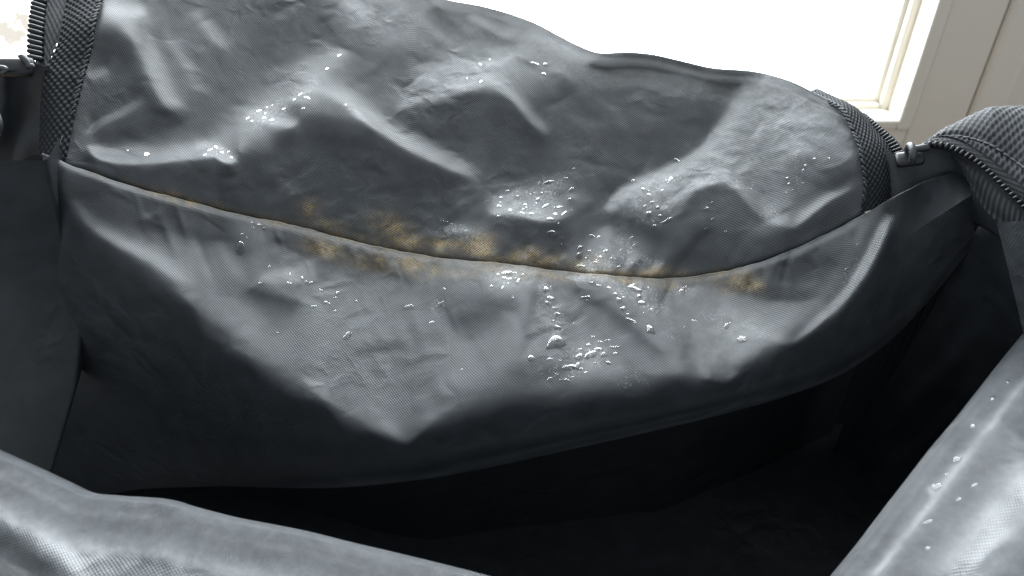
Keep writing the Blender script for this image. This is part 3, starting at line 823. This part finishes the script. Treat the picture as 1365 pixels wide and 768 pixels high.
def zB(x, y): return float(F.zc(x, y))
# left end: corner line where the belly meets it, out of the picture to the left
G = Field(-200, 140, 200, 720, 4.0)
G.scatter([(-100,215,20),(50,215,20),(-100,300,24),(60,300,24),(-100,380,46),(60,380,34),(-60,450,64),(60,450,54),(-60,540,70),(50,540,62),(-60,640,72),(40,640,66),(-60,710,70),(40,710,66)], 45)
G.stroke([(-20,560),(0,580),(10,620)], 110, 8, 14, .5)
G.solve(0.6, (100, 440, .352), q0=0.00045)
_y = np.linspace(214, 700, 110); _xr = np.interp(_y, [205, 300, 380, 440, 520, 640, 700], [57, 78, 98, 107, 98, 63, 44])
X = np.stack([np.linspace(-170, a, 80) for a in _xr]); Y = np.repeat(_y[:, None], 80, 1)
P = at(X, Y, G.zc(X, Y))
P = np.concatenate([P, P[:, -1:] + np.array((.0005, .002, 0)), P[:, -1:] + np.array((-.004, .02, 0))], 1)
part(grid_obj('left_end_panel', P, M_IN, bag))
# right end: carries on from the belly's own right edge
RA = [p for p in PB[::30, -1]] + [np.array((.205, .30, .21)), np.array((.21, .33, .12))]
RBp = [at(1300, 240, .318), at(1340, 315, .312), at(1385, 400, .312), at(1420, 480, .318), at(1420, 580, .336), at(1360, 700, .37), at(1300, 800, .40)]
ruled('right_end_panel', RA, RBp, 120, 90, M_IN, wrinkle(.009, (-1, -.4, .2), 8, 2, 3, True))
ruled('side_lining', [at(1330, 296, .304), at(1343, 350, .303), at(1356, 405, .303), at(1372, 470, .304), at(1400, 560, .315), at(1420, 700, .34)], [at(1500, 290, .262), at(1500, 350, .262), at(1500, 410, .264), at(1510, 480, .268), at(1540, 580, .275), at(1560, 720, .30)], 60, 40, M_IN, wrinkle(.0008, (-1, 0, 0), 2, 2, 2))
# rear inner wall below the belly, floor
BA = [(-.28, .34, .23), (0, .36, .25), (.28, .33, .27)]; BB = [(-.30, .34, ZF - .01), (0, .36, ZF - .01), (.32, .34, ZF - .01)]
ruled('rear_inner_wall', BA, BB, 90, 50, M_IN, wrinkle(.005, (0, -1, 0), 5, 3, 1))
FA = [(-.32, .02, ZF), (0, .0, ZF - .004), (.34, .02, ZF)]; FB = [(-.32, .40, ZF), (0, .42, ZF - .006), (.34, .42, ZF)]
ruled('floor_panel', FA, FB, 110, 90, M_IN, wrinkle(.004, (0, 0, 1), 11, 3, 3))

for x0, x1, z in ((-.315, -.30, .2), (.345, .36, .2)):  # unseen outer sides, added to keep stray window light out of the bag
    v, f = box((x0, .0, .004), (x1, .43, z))
    o = part(mesh_obj('side_light_block', v, f, M_OUT, bag, smooth=False)); m = o.modifiers.new('bevel', 'BEVEL'); m.width = .006; m.segments = 3
v, f = box((-.314, .401, .004), (-.19, .415, .31)); part(mesh_obj('rear_light_block', v, f, M_OUT, bag, smooth=False))  # unseen box added to stop window light reaching the bag floor
v, f = box((-.30, .0, .003), (.345, .43, .012))
part(mesh_obj('base_panel', v, f, M_OUT, bag, smooth=False))
# ------------------------------------------------------------------ bindings, zippers, rim
def nrm(v): return v / (np.linalg.norm(v, axis=-1, keepdims=True) + 1e-12)
def grid_normals(P):
    a = np.gradient(P, axis=1); b = np.gradient(P, axis=0)
    n = nrm(np.cross(a, b))
    s = np.sign(np.sum(n * (CAM - P), -1, keepdims=True)); s[s == 0] = 1
    return n * s
def woven_strip(name, A, B, n, rows, mat, pu, pv, amp, bow=0.0, parent=bag, edge=0.0):
    """webbing between two 3D curves, its weave pressed into the mesh; pu, pv thread pitch in metres"""
    A = cr(A, n); B = cr(B, n)
    t = np.linspace(0, 1, rows)[:, None, None]
    P = A[None] * (1 - t) + B[None] * t
    nn = grid_normals(P)
    P = P + nn * (bow * np.sin(np.pi * t))
    U = np.concatenate([[0], np.cumsum(np.linalg.norm(np.diff(P[rows // 2], axis=0), axis=1))])[None, :]
    W = np.concatenate([np.zeros((1, n)), np.cumsum(np.linalg.norm(np.diff(P, axis=0), axis=2), 0)], 0)
    h = np.sin(np.pi * U / pu) * np.sin(np.pi * W / pv)
    h = np.sign(h) * np.abs(h) ** 0.8
    e = np.minimum(t[..., 0], 1 - t[..., 0])
    P = P + nn * (amp * h)[..., None] + nn * (edge * np.exp(-(e / 0.10) ** 2))[..., None]
    return part(grid_obj(name, P, mat, parent)), P, nn

def px3(lst): return [at(x, y, z) for x, y, z in lst]
def fz(x, y, d=0.0): return (x, y, float(F.zc(x, y)) + d)

def capsule_mesh(name, L, r, seg=8, mat=None, flat=1.0):
    """short rounded bar along local X"""
    xs = [-L / 2, -L / 2 + r * .35, -L / 2 + r, 0, L / 2 - r, L / 2 - r * .35, L / 2]; rs = [r * .35, r * .78, r, r, r, r * .78, r * .35]
    V = []; Fc = []
    for x, q in zip(xs, rs):
        for k in range(seg):
            a = 2 * math.pi * k / seg
            V.append((x, q * math.cos(a), q * math.sin(a) * flat))
    for i in range(len(xs) - 1):
        for k in range(seg):
            Fc.append((i * seg + k, i * seg + (k + 1) % seg, (i + 1) * seg + (k + 1) % seg, (i + 1) * seg + k))
    Fc.append(tuple(range(seg))[::-1]); Fc.append(tuple((len(xs) - 1) * seg + k for k in range(seg)))
    me = bpy.data.meshes.new(name); me.from_pydata(V, [], Fc); me.polygons.foreach_set('use_smooth', [True] * len(Fc)); me.materials.append(mat)
    return me
from mathutils import Matrix
def frame_obj(name, me, parent, p, xdir, zdir):
    x = nrm(np.asarray(xdir, float)); z = np.asarray(zdir, float); z = nrm(z - x * z.dot(x)); y = np.cross(z, x)
    o = bpy.data.objects.new(name, me); link(o, parent)
    m = Matrix.Identity(4)
    for i in range(3):
        m[i][0] = x[i]; m[i][1] = y[i]; m[i][2] = z[i]; m[i][3] = p[i]
    o.matrix_basis = m
    return o
def along(name, me, parent, curve, pitch, off=0.0, turn=90.0, face=None, jitter=0.0, seed=1, flipside=1):
    """copies of a small mesh set along a 3D curve, turned across it"""
    r = random.Random(seed)
    D = cr(curve, 600); s = np.r_[0, np.cumsum(np.linalg.norm(np.diff(D, axis=0), axis=1))]
    q = np.arange(pitch / 2, s[-1], pitch)
    for d in q:
        d2 = d + r.uniform(-jitter, jitter) * pitch
        p = np.array([np.interp(d2, s, D[:, k]) for k in range(3)])
        p2 = np.array([np.interp(d2 + 1e-3, s, D[:, k]) for k in range(3)]); p1 = np.array([np.interp(d2 - 1e-3, s, D[:, k]) for k in range(3)])
        t = nrm(p2 - p1); n = nrm(CAM - p) if face is None else np.array(face, float)
        n = nrm(n - t * n.dot(t)); b = np.cross(n, t)
        a = math.radians(turn + r.uniform(-8, 8) * jitter * 4)
        frame_obj(name, me, parent, p + n * off, math.cos(a) * t + math.sin(a) * b * flipside, n)

# right binding
RI = [fz(1076,124,.006), fz(1098,136,.001), fz(1120,149,-.0016), fz(1132,172,-.002), fz(1143,199,-.0024), fz(1147,224,-.0024), fz(1150,250,-.002), fz(1146,284,-.0012)]
RO = [(1096,124,.386), (1120,135,.373), (1146,149,.362), (1170,177,.352), (1183,193,.3465), (1190,212,.343), (1190,238,.341), (1186,272,.339)]
b1, Pb1, nb1 = woven_strip('edge_binding', px3(RI), px3(RO), 420, 120, M_WEB, .00165, .00140, .00032, .0022, edge=.0004)
st_me = capsule_mesh('stitch', .0036, .00055, 6, M_THREAD, .8)
along('stitch', st_me, b1, [Pb1[7, k] for k in range(60, 400, 30)], .0027, .0005, 24, jitter=.15)
# left binding
LI = [fz(146,-40,-.001), fz(138,0,-.002), fz(129,30,-.0024), fz(125,60,-.0024), fz(119,85,-.0022), fz(113,106,-.002), fz(102,150,-.0016), fz(90,210,-.001)]
LO = [(94,-40,.366), (88,0,.3585), (83,30,.352), (76,60,.347), (63,88,.343), (57,108,.341), (54,150,.339), (52,208,.337)]
b2, Pb2, nb2 = woven_strip('edge_binding', px3(LI), px3(LO), 520, 150, M_WEB, .0018, .0017, .00036, .0014, edge=.0003)
along('stitch', st_me, b2, [Pb2[12, k] for k in range(60, 430, 30)], .0027, .0005, -24, jitter=.2, seed=2)
# loose thread end near the left corner
tv, tf = tube(cr(px3([fz(83,182,-.003), fz(80,190,-.0034), fz(77,198,-.003), fz(76,206,-.002)]), 14), .00016, 6)
part(mesh_obj('thread_end', tv, tf, M_METAL, bag))

# left zipper: tape and coil running up out of the picture
ZL = [(52,-60,.372), (53,-20,.364), (52,0,.360), (50,20,.356), (48,40,.3515), (47,60,.348), (47,82,.3445)]
zl, Pz, nz = woven_strip('zipper', px3([(48,-60,.374), (49,-20,.367), (49,0,.363), (48,30,.356), (47,60,.351), (48,95,.346)]), px3([(100,-60,.374), (95,-20,.366), (91,0,.361), (84,35,.3535), (74,64,.349), (60,96,.344)]), 300, 70, M_TAPE, .0030, .0012, .00016, .001)
coil = capsule_mesh('tooth', .0068, .00125, 8, M_TOOTH)
along('tooth', coil, zl, px3(ZL), .0030, .001, 84, jitter=.05)
knob = capsule_mesh('tooth', .0019, .00095, 8, M_TOOTH)

# right: the far run of the coil behind the binding, then the near run along the rim
ZF1 = [(1148,156,.3640), (1160,166,.3575), (1172,176,.3525), (1186,189,.3475), (1197,203,.3435), (1203,216,.341)]
zf, _, _ = woven_strip('zipper', px3([(x - 6, y + 3, z + .0005) for x, y, z in ZF1]), px3([(x + 6, y - 5, z + .003) for x, y, z in ZF1]), 160, 30, M_TAPE, .0026, .0011, .0001, .0008)
coil2 = capsule_mesh('tooth', .0046, .00085, 8, M_TOOTH)
along('tooth', coil2, zf, px3(ZF1), .0019, .001, 78, jitter=.05)

ZR = [(1224,203,.3330), (1228,197,.3322), (1240,192.5,.330), (1260,194,.326), (1282,203,.321), (1303,215,.316), (1322,231,.311), (1340,249,.306), (1364,273,.300), (1400,312,.292), (1440,362,.284)]
SR = [(1226,199,.3345), (1236,186,.3345), (1253,182,.331), (1268,183,.327), (1287,190,.321), (1305,201,.315), (1325,215,.309), (1346,233,.303), (1366,250,.297), (1402,288,.288), (1444,335,.279)]
zr, Pr, nr = woven_strip('zipper', px3(ZR), px3(SR), 420, 44, M_TAPE, .0022, .0009, .00016, .0008)
tooth = capsule_mesh('tooth', .0028, .00078, 8, M_TOOTH, 1.1)
along('tooth', tooth, zr, px3(ZR), .00235, .0006, 78, jitter=.05)
ZR2 = [(x - 1 - (i > 2) * 2, y + 5 + (i > 2) * 2, z + .002) for i, (x, y, z) in enumerate(ZR)]
woven_strip('zipper_tape', px3(ZR), px3(ZR2), 300, 14, M_TAPE, .002, .0009, .0001, .0)
# ribbed inner tape under it
IN0 = [(1268,204,.3275), (1285,212,.324), (1303,223,.3195), (1322,239,.3145), (1340,257,.3095), (1364,281,.3035), (1400,322,.296)]
IN1 = [(1279,214,.3265), (1287,232,.324), (1299,256,.320), (1318,285,.315), (1345,306,.308), (1367,328,.3025), (1405,368,.296)]
woven_strip('inner_tape', px3(IN0), px3(IN1), 420, 70, M_TAPE, .0014, .0300, .00028, .0012, edge=.0006)
# outer canvas of the rim, bulging up and over
TR = [(1238,188,.340), (1250,180,.342), (1262,176,.342), (1280,168,.340), (1303,160,.336), (1337,151,.330), (1366,147,.324), (1420,146,.312), (1480,160,.300)]
s0 = cr(px3([(x, y - .5, z - .0012) for x, y, z in SR[1:]]), 360); s1 = cr(px3(TR), 360)
rows = 120
t = np.linspace(0, 1, rows)[:, None, None]
P = s0[None] * (1 - t) + s1[None] * t
P = P + np.array([0, 0, 1]) * (.012 * np.sin(np.pi * t) ** .8) * np.clip(np.linspace(0, 3, 360), 0, 1)[None, :, None]
P = P - np.array([0, 0, 1]) * (.0014 * np.exp(-((t - .10) / .05) ** 2))
nn = grid_normals(P)
U = np.r_[0, np.cumsum(np.linalg.norm(np.diff(P[60], axis=0), axis=1))][None, :]
W = np.concatenate([np.zeros((1, 360)), np.cumsum(np.linalg.norm(np.diff(P, axis=0), axis=2), 0)], 0)
P = P + nn * (.00032 * np.sin(np.pi * U / .00125) * np.sin(np.pi * W / .0028))[..., None]
bk = extrude_rows(P[-1], [(.003, .004, -.002), (.008, .008, -.012), (.014, .01, -.04), (.016, .01, -.1), (.016, .01, -.2), (.016, .01, -.33)]); bk[..., 2] = np.maximum(bk[..., 2], .004)
canvas = part(grid_obj('outer_canvas', np.concatenate([P, bk], 0), M_OUT, bag))
along('stitch', st_me, canvas, [P[12, k] for k in range(10, 350, 30)], .0034, .0004, 4, jitter=.1, seed=5)

# dark lining of the right corner
ruled('corner_gusset', px3([(1178,196,.3400), (1196,208,.3375), (1212,210,.3355), (1226,203,.3340), (1244,196,.3312), (1268,202,.3270), (1292,216,.3220), (1312,234,.3175)]),
      px3([fz(1184,276,.012), fz(1200,274,.013), fz(1216,272,.013), fz(1236,270,.014), fz(1256,280,.012), (1282,290,.344), (1304,306,.340), (1334,330,.335)]), 80, 40, M_IN, wrinkle(.0008, (0, -1, .4), 21, 3, 1))
# left corner: gathered dark end of the tape
ruled('corner_gusset', px3([(-70,104,.330), (-20,98,.334), (4,99,.336), (18,90,.338), (34,84,.3395), (50,86,.3405), (70,94,.3405), (104,108,.3400)]),
      px3([(-70,240,.372), (-20,230,.372), (4,226,.372), (18,222,.372), (34,212,.370), (50,206,.369), (70,208,.368), (96,214,.365)]), 80, 40, M_IN, wrinkle(.0012, (0, -1, .4), 22, 3, 2))

def rounded(name, verts, faces, mat, parent, bev, lvl=2):
    o = mesh_obj(name, verts, faces, mat, parent)
    m = o.modifiers.new('bevel', 'BEVEL'); m.width = bev; m.segments = 3
    return o
# slider on the right corner: dark body, pale bridge, back plate
def local_box(c, ax, ay, az, sx, sy, sz):
    v, f = box((-sx, -sy, -sz), (sx, sy, sz))
    return [c + ax * x + ay * y + az * z for x, y, z in v], f
c = at(1212, 212, .3305); ax = nrm(at(1240, 208, .330) - at(1190, 214, .333)); az = nrm(np.array([0, -.45, .9])); az = nrm(az - ax * az.dot(ax)); ay = np.cross(az, ax)
v, f = local_box(c, ax, ay, az, .0058, .0036, .0018)
sl = rounded('zipper_slider', v, f, M_TOOTH, bag, .0016); sl.location = OFF
br = cr([c - ay * .003 + az * .0015 + ax * .0000, c - ay * .002 + az * .0052, c + ay * .001 + az * .0062, c + ay * .0035 + az * .005, c + ay * .0042 + az * .001], 20)
v, f = tube(br, .0016, 10)
mesh_obj('bridge', v, f, M_METAL, sl)
v, f = local_box(c + az * .0042 + ay * .002 + ax * .0045, ax, ay, az, .0032, .0016, .0010)
rounded('pull_tab', v, f, M_TOOTH, sl, .0008)
# slider in the left corner with a pale loop, partly out of the picture
c = at(20, 90, .336)
v, f = local_box(c, np.array([1., 0, 0]), nrm(np.array([0, .8, .5])), nrm(np.array([0, -.5, .8])), .0085, .0045, .0024)
sl2 = rounded('zipper_slider', v, f, M_TOOTH, bag, .002); sl2.location = OFF
v, f = tube(cr(px3([(-8,93,.331), (2,90,.330), (9,93,.330), (3,97,.331)]), 20), .0011, 8)
mesh_obj('bridge', v, f, M_METAL, sl2)
v, f = tube(cr(px3([(24,75,.334), (30,76,.333), (36,81,.3325), (39,87,.3325), (45,88,.333)]), 24), np.interp(np.linspace(0, 1, 24), [0, .3, 1], [.0005, .0016, .0011]), 8)
mesh_obj('pull_loop', v, f, M_METAL, sl2)
v, f = tube(cr(px3([(-12,146,.318), (-5,154,.317), (-2,166,.317), (-5,178,.318), (-12,184,.319)]), 20), .0017, 10)
mesh_obj('pull_tab', v, f, M_METAL, sl2)
# ------------------------------------------------------------------ water on the cloth
dg = bpy.context.evaluated_depsgraph_get()
def bvh_of(objs):
    V = []; Fc = []
    for o in objs:
        me = o.data; n = len(me.vertices); c = np.empty(n * 3, np.float32); me.vertices.foreach_get('co', c)
        q = np.empty(len(me.loops), np.int32); me.loops.foreach_get('vertex_index', q)
        b = len(V); V.extend(map(Vector, c.reshape(-1, 3).tolist())); Fc.extend((q.reshape(-1, 4) + b).tolist())
    return BVHTree.FromPolygons(V, Fc)
TREE = bvh_of([rear, belly, flapD, flapE])
def hit(px, py):
    r = at(px, py, 1.0) - CAM
    loc, n, _, d = TREE.ray_cast(Vector(CAM), Vector(r).normalized())
    if loc is None: return None
    n = np.array(n)
    if n @ (CAM - np.array(loc)) < 0: n = -n
    return np.array(loc), n
def drop_geo(px, py, L, Wd, ang, seed, hf=1.0, bend=0.0, wob=0.16, nseg=14):
    r = random.Random(seed)
    h0 = hit(px, py)
    if h0 is None: return None
    zc = float((h0[0] - CAM) @ FWD); k = zc / FPX
    ph = [(r.uniform(0, 6.3), r.uniform(.3, 1)) for _ in range(4)]
    c, s = math.cos(math.radians(ang)), math.sin(math.radians(ang))
    H = min(L, Wd) * k * 0.13 * hf
    V = []; Fc = []
    rings = [(1.0, -.00025), (1.0, .03), (.94, .36), (.78, .68), (.5, .92)]
    def vert(rho, th, h):
        q = 1 + wob * sum(a * math.sin((i + 2) * th + p) for i, (p, a) in enumerate(ph)) / 1.6
        u = rho * q * math.cos(th) * L / 2; w = rho * q * math.sin(th) * Wd / 2 + bend * (u * u / (L / 2) ** 2 - .4) * Wd
        x = px + u * c - w * s; y = py + u * s + w * c
        g = hit(x, y)
        if g is None or abs(float((g[0] - CAM) @ FWD) - zc) > .006: g = (at(x, y, zc), h0[1])
        return g[0] + h0[1] * (h if h < 0 else h * H)
    for rho, h in rings:
        for j in range(nseg):
            V.append(vert(rho, 2 * math.pi * j / nseg, h))
    for i in range(len(rings) - 1):
        for j in range(nseg):
            Fc.append((i * nseg + j, i * nseg + (j + 1) % nseg, (i + 1) * nseg + (j + 1) % nseg, (i + 1) * nseg + j))
    V.append(vert(0, 0, 1.0)); V.append(vert(0, 0, -.00025))
    b = (len(rings) - 1) * nseg
    for j in range(nseg):
        Fc.append((b + j, b + (j + 1) % nseg, len(V) - 2)); Fc.append(((j + 1) % nseg, j, len(V) - 1))
    return V, Fc
_seed = [100]
def drop(px, py, L, Wd, ang, label, group=None, hf=1.0, bend=0.0, wob=.16, name='water_drop'):
    _seed[0] += 1
    g = drop_geo(px, py, L, Wd, ang, _seed[0], hf, bend, wob)
    if g is None: return
    base = np.array(g[0][-1])
    o = mesh_obj(name, [np.array(v) - base for v in g[0]], g[1], M_WATER)
    o.location = base
    tag(o, label, 'water drop', group)
ORD = ['leftmost', 'second', 'third', 'fourth', 'fifth', 'sixth', 'seventh', 'eighth', 'ninth', 'tenth', 'eleventh', 'twelfth', 'thirteenth', 'fourteenth', 'fifteenth', 'sixteenth', 'seventeenth', 'eighteenth', 'nineteenth', 'twentieth']
def cluster(items, label, group):
    """label: what the bead is and where its group lies; each bead adds its own look and its place in the group"""
    it = sorted(items, key=lambda q: (q[0], q[1])); n = len(it)
    big = max(range(n), key=lambda k: it[k][2] * it[k][3]); small = min(range(n), key=lambda k: it[k][2] * it[k][3])
    hi = min(range(n), key=lambda k: it[k][1]); lo = max(range(n), key=lambda k: it[k][1])
    for k, q in enumerate(it):
        look = 'long' if max(q[2], q[3]) > 2.3 * min(q[2], q[3]) else ('oval' if max(q[2], q[3]) > 1.5 * min(q[2], q[3]) else 'round')
        if k == big: w = 'largest ' + look + ' '
        elif k == hi: w = 'highest ' + look + ' '
        elif k == lo: w = 'lowest ' + look + ' '
        elif k == 0: w = 'leftmost ' + look + ' '
        elif k == n - 1: w = 'rightmost ' + look + ' '
        elif n - 1 - k < k: w = look + ' ' + ORD[n - 1 - k] + '-from-right '
        else: w = look + ' ' + ORD[k] + '-from-left '
        drop(*q[:5], w + label, group, *(q[5:]))
# drops that can be told apart
drop(741,457.5,26,17,-6, 'largest water drop, a wide bead with a pale crescent, alone below the seam', hf=1.1, bend=.28, wob=.08)
drop(320,331,13,20,8, 'tall oval water drop hanging alone near the lit fold below the seam', wob=.06)
drop(736,312,15,9,12, 'rounded white-glinting water drop just above the middle of the seam', hf=1.3)
drop(708,478,10,9,0, 'small round bright drop beside the dark trickle below the seam', hf=1.2)
drop(867,440,11,13,-35, 'wedge-shaped water drop at the edge of the bright fold below the seam', wob=.25)
drop(989,452,15,8,6, 'forked water drop near the brightest corner of the belly fold', bend=-.4, wob=.25)
drop(968,435,6,9,10, 'small upright drop just beside the forked drop')
drop(1128,361,5,8,20, 'tiny drop on the inside of the bright curved fold by the zipper corner')
drop(587,406,9,7,-30, 'angular bright drop alone between the seam and the belly middle', wob=.3)
drop(575,431,10,6,-35, 'flat drop just under the angular bright drop')
drop(592,386,6,5,0, 'pin-sized drop just above the angular bright drop')
drop(463,448,14,8,-40, 'faint flat water smear far below the stained seam', hf=.5)
drop(545,410,15,8,-20, 'faint dark water smear between the angular drop and the droplet trail', hf=.4)
drop(370,444,5,3,20, 'lone tiny bright drop lowest near the shaded belly edge')
drop(615,493,5,3,-40, 'lone speck of water in the plain middle of the belly')
drop(595,297,4,18,-72, 'thin dark sliver of water left of the wet patch above the seam', hf=.8)
drop(902,214,9,4,25, 'short bright streak of water on the pale puddle rim')
drop(727,86,6,4,10, 'bead of water under the dip in the crest', hf=1.3)
drop(725,99,7,4,18, 'second bead of water below the dip in the crest', hf=1.2)
drop(713,85,13,3,18, 'thin water streak left of the bead under the crest')
drop(888,295,19,4.5,-32, 'long slanting water streak inside the puddle above the seam', wob=.1)
drop(195,206,8,6,0, 'ring-like drop on the bright lower roll at the left end', hf=.8)
drop(170,201,4,3,0, 'pin-point drop beside the ring-like drop')
cluster([(728,386,8,8,0,1.3),(734,398,11,6,20,1.2),(729,404,5,5,0),(739,411,6,4,15),(744,419,10,4.5,18),(744,437,11,6,30),(738,428,4,3,0)], 'bead of the short chain trickling down above the largest drop', 'chain of beads above the largest drop')
cluster([(773,466,6,3.5,-10),(784,460,8,4,-15),(791,449,6,3,0),(797,466,12,5,-5,1.3),(800,456,8,3,0),(809,454,8,4,-20),(819,463,13,4,-5),(820,472,8,5,10),(805,473,9,7,0),(772,476,12,9,-20,1.1),(787,473,18,9,-28,1.1),(759,490,19,8,-10,1.2),(770,489,8,12,10),(781,497,6,4,0),(733,506,8,6,-10),(742,500,8,4,20),(756,508,11,5,28),(775,492,6,4,0),(811,484,8,5,20),(733,479,9,4,0),(747,481,5,3,0),(723,499,4,3,0),(748,507,5,3,0),(764,503,4,3,0),(793,484,5,3,0)],
   'bead in the big scattered patch beside the largest drop', 'big patch of beads on the belly')
cluster([(675,364,14,6,-10),(673,371,9,4,20),(684,398,4,5,0),(691,375,5,9,20),(670,384,4,7,20),(655,382,5,4.5,0,1.3),(680,372,5,4,0),(664,366,4,3,0),(697,366,5,3,-20),(686,364,6,3,10)], 'bead in the small patch under the seam beside the chain', 'small patch under the seam')
cluster([(780,397,15,5,-8),(781,401,8,4,12),(847,386,21,7,24),(842,381,10,4,-20),(856,404,10,6,15),(842,428,17,5,20),(825,400,8,6,40),(831,412,8,7,30),(852,395,6,4,0),(838,420,7,4,35),(820,392,6,4,20),(847,431,6,3,10),(909,389,8,8,-40,.9),(912,384,10,4,-20),(926,428,9,3.5,10),(798,381,8,3.5,10),(812,384,7,3.5,20),(788,377,7,3,0)],
   'bead along the bright slanting fold under the seam', 'beads along the bright fold')
cluster([(731,243,15,4,-12,1.2),(665,275,7,4,0),(664,289,6,4,0),(677,255,5,4,0),(668,264,5,5,0),(717,266,5,5,0),(727,275,11,4,-25,1.2),(762,253,8,6,-20,1.2),(746,276,8,3,0),(759,266,5,4,0),(765,225,4,3,0),(755,238,5,3,0),(740,286,6,5,0),(752,285,9,4,-40),(733,292,9,5,0,1.2),(700,273,5,3,0),(690,262,4,3,0),(708,285,6,3,5),(680,280,5,3,0),(696,284,6,3,10),(722,258,4,4,0),(719,246,3,6,10),(745,300,4,6,-20),(750,318,6,4,40),(748,327,5,4,20)],
   'bead in the glittering patch above the middle of the seam', 'glittering patch above the seam')
cluster([(773,331,8,6,-30),(771,341,6,8,0),(790,315,9,3.5,30),(798,316,7,3,-30),(807,335,7,4,-20),(774,355,13,4,5),(800,343,5,4,0),(786,335,6,4,0),(794,350,7,4,0),(815,345,5,3,0),(781,345,4,5,10),(842,318,7,5,-45),(845,328,6,4,10),(825,356,6,3,0)],
   'bead in the pale wet wedge touching the seam', 'beads in the wet wedge at the seam')
cluster([(865,285,8,7,0,1.1),(869,270,6,4,-20),(872,302,6,5,0),(865,260,6,4,30),(857,252,5,4,20),(877,277,6,5,0),(844,241,5,4,0),(880,288,5,4,0),(893,240,4,10,30,.6),(860,275,4,4,0),(874,312,3,6,10)],
   'bead inside the puddle that the pale rim encloses', 'beads inside the puddle')
cluster([(942,279,7,5,-45),(949,271,5,4,-30),(950,293,7,4,-35),(941,306,8,4,-30),(967,310,6,5,40)], 'dark bead on the rounded bump beside the puddle', 'beads on the bump beside the puddle')
cluster([(1050,238,6,4,-10),(1071,229,4,7,10),(1074,222,4,5,0),(1052,246,5,4,20),(1071,246,4,6,0),(1105,212,4,3,0),(1086,212,5,3,-20),(1049,258,3,5,0)], 'bead on the pale cloth next to the corner webbing', 'beads near the zipper corner')
cluster([(347,378,7,4,0),(359,356,5,4,-30),(386,378,9,4.5,25,1.3),(387,366,3,5,0),(403,371,4,6,-30),(408,376,4,4,0),(415,377,7,4,-10,1.2),(428,387,6,4,20),(450,391,7,5,-30,1.3),(447,397,6,3,0,1.2),(436,404,9,5,30,.7),(447,415,6,3.5,10,1.2),(418,409,8,5,-20,.6),(345,300,6,4,0),(352,305,5,4,-20),(337,304,4,4,0),(323,313,5,4,0,1.2),(328,318,3,4,0),(475,402,4,4,0)],
   'bead in the loose trail of tiny beads below the seam', 'loose trail of tiny beads')
cluster([(1344,509,5,5,0,.55),(1249,649,16,9,-20,.55),(1278,666,8,5,-20,.55),(1299,647,10,6,-30,.55),(1237,731,7,6,0,.55),(1276,613,13,8,-25,.55),(1237,696,14,6,-20,.55),(1324,531,8,5,-40,.55),(1297,568,8,6,0,.55),(1262,633,7,4,-30,.55)], 'bead on the pale side flap', 'beads on the side flap')
cluster([(330,158,6,3,-30),(345,148,7,3,-20),(352,157,5,3,20),(362,160,7,3,-10),(378,146,6,3,-30),(392,133,5,3,-35),(400,126,7,2.5,-30),(411,131,6,2.5,40),(404,145,6,2.5,-20),(280,199,8,3,-30),(288,196,6,3,20),(296,203,5,3,30),(273,206,5,2.5,-20),(452,74,6,3,-20),(436,92,5,3,-30)], 'water streak on the bright roll of the rear panel', 'streaks on the bright roll')

def spray(items, label, name='water_spray'):
    V = []; Fc = []
    r = random.Random(77)
    for (x, y, sx, sy, ang, n) in items:
        c, s = math.cos(math.radians(ang)), math.sin(math.radians(ang))
        for _ in range(int(n * .16)):
            u, w = r.gauss(0, sx), r.gauss(0, sy)
            d = r.uniform(1.2, 2.8)
            _seed[0] += 1
            g = drop_geo(x + u * c - w * s, y + u * s + w * c, d * r.uniform(1, 2.2), d, r.uniform(-50, 50), _seed[0], 1.2, 0, .2, 8)
            if g is None: continue
            b = len(V); V.extend(g[0]); Fc.extend([tuple(i + b for i in f) for f in g[1]])
    o = mesh_obj(name, V, Fc, M_WATER)
    tag(o, label, 'water', kind='stuff')
spray([(700,268,26,10,0,45),(735,258,16,14,0,22),(700,286,24,4,6,16),(800,346,14,11,-20,22),(835,352,24,7,10,14),(845,392,16,6,25,18),(868,410,18,6,38,20),(680,370,14,7,0,14),(735,408,6,16,8,10),(755,500,14,8,0,18),(775,480,26,12,-15,16),
       (360,153,22,8,-22,20),(288,201,14,6,20,16),(405,125,24,8,-38,14),(480,150,16,7,35,8),(610,106,50,9,-8,22),(690,76,26,8,-10,12),(870,268,20,16,-30,20),(905,240,36,8,-22,16),(1135,355,4,18,22,16),(1055,220,12,14,0,10),(1000,250,34,12,20,12),(345,302,8,5,0,8),(955,440,26,14,30,14),(900,390,18,5,0,10),(615,307,14,6,5,14),(575,430,6,6,0,4),(320,320,5,6,0,4)],
      'fine spray of water specks over the wet cloth around the seam')
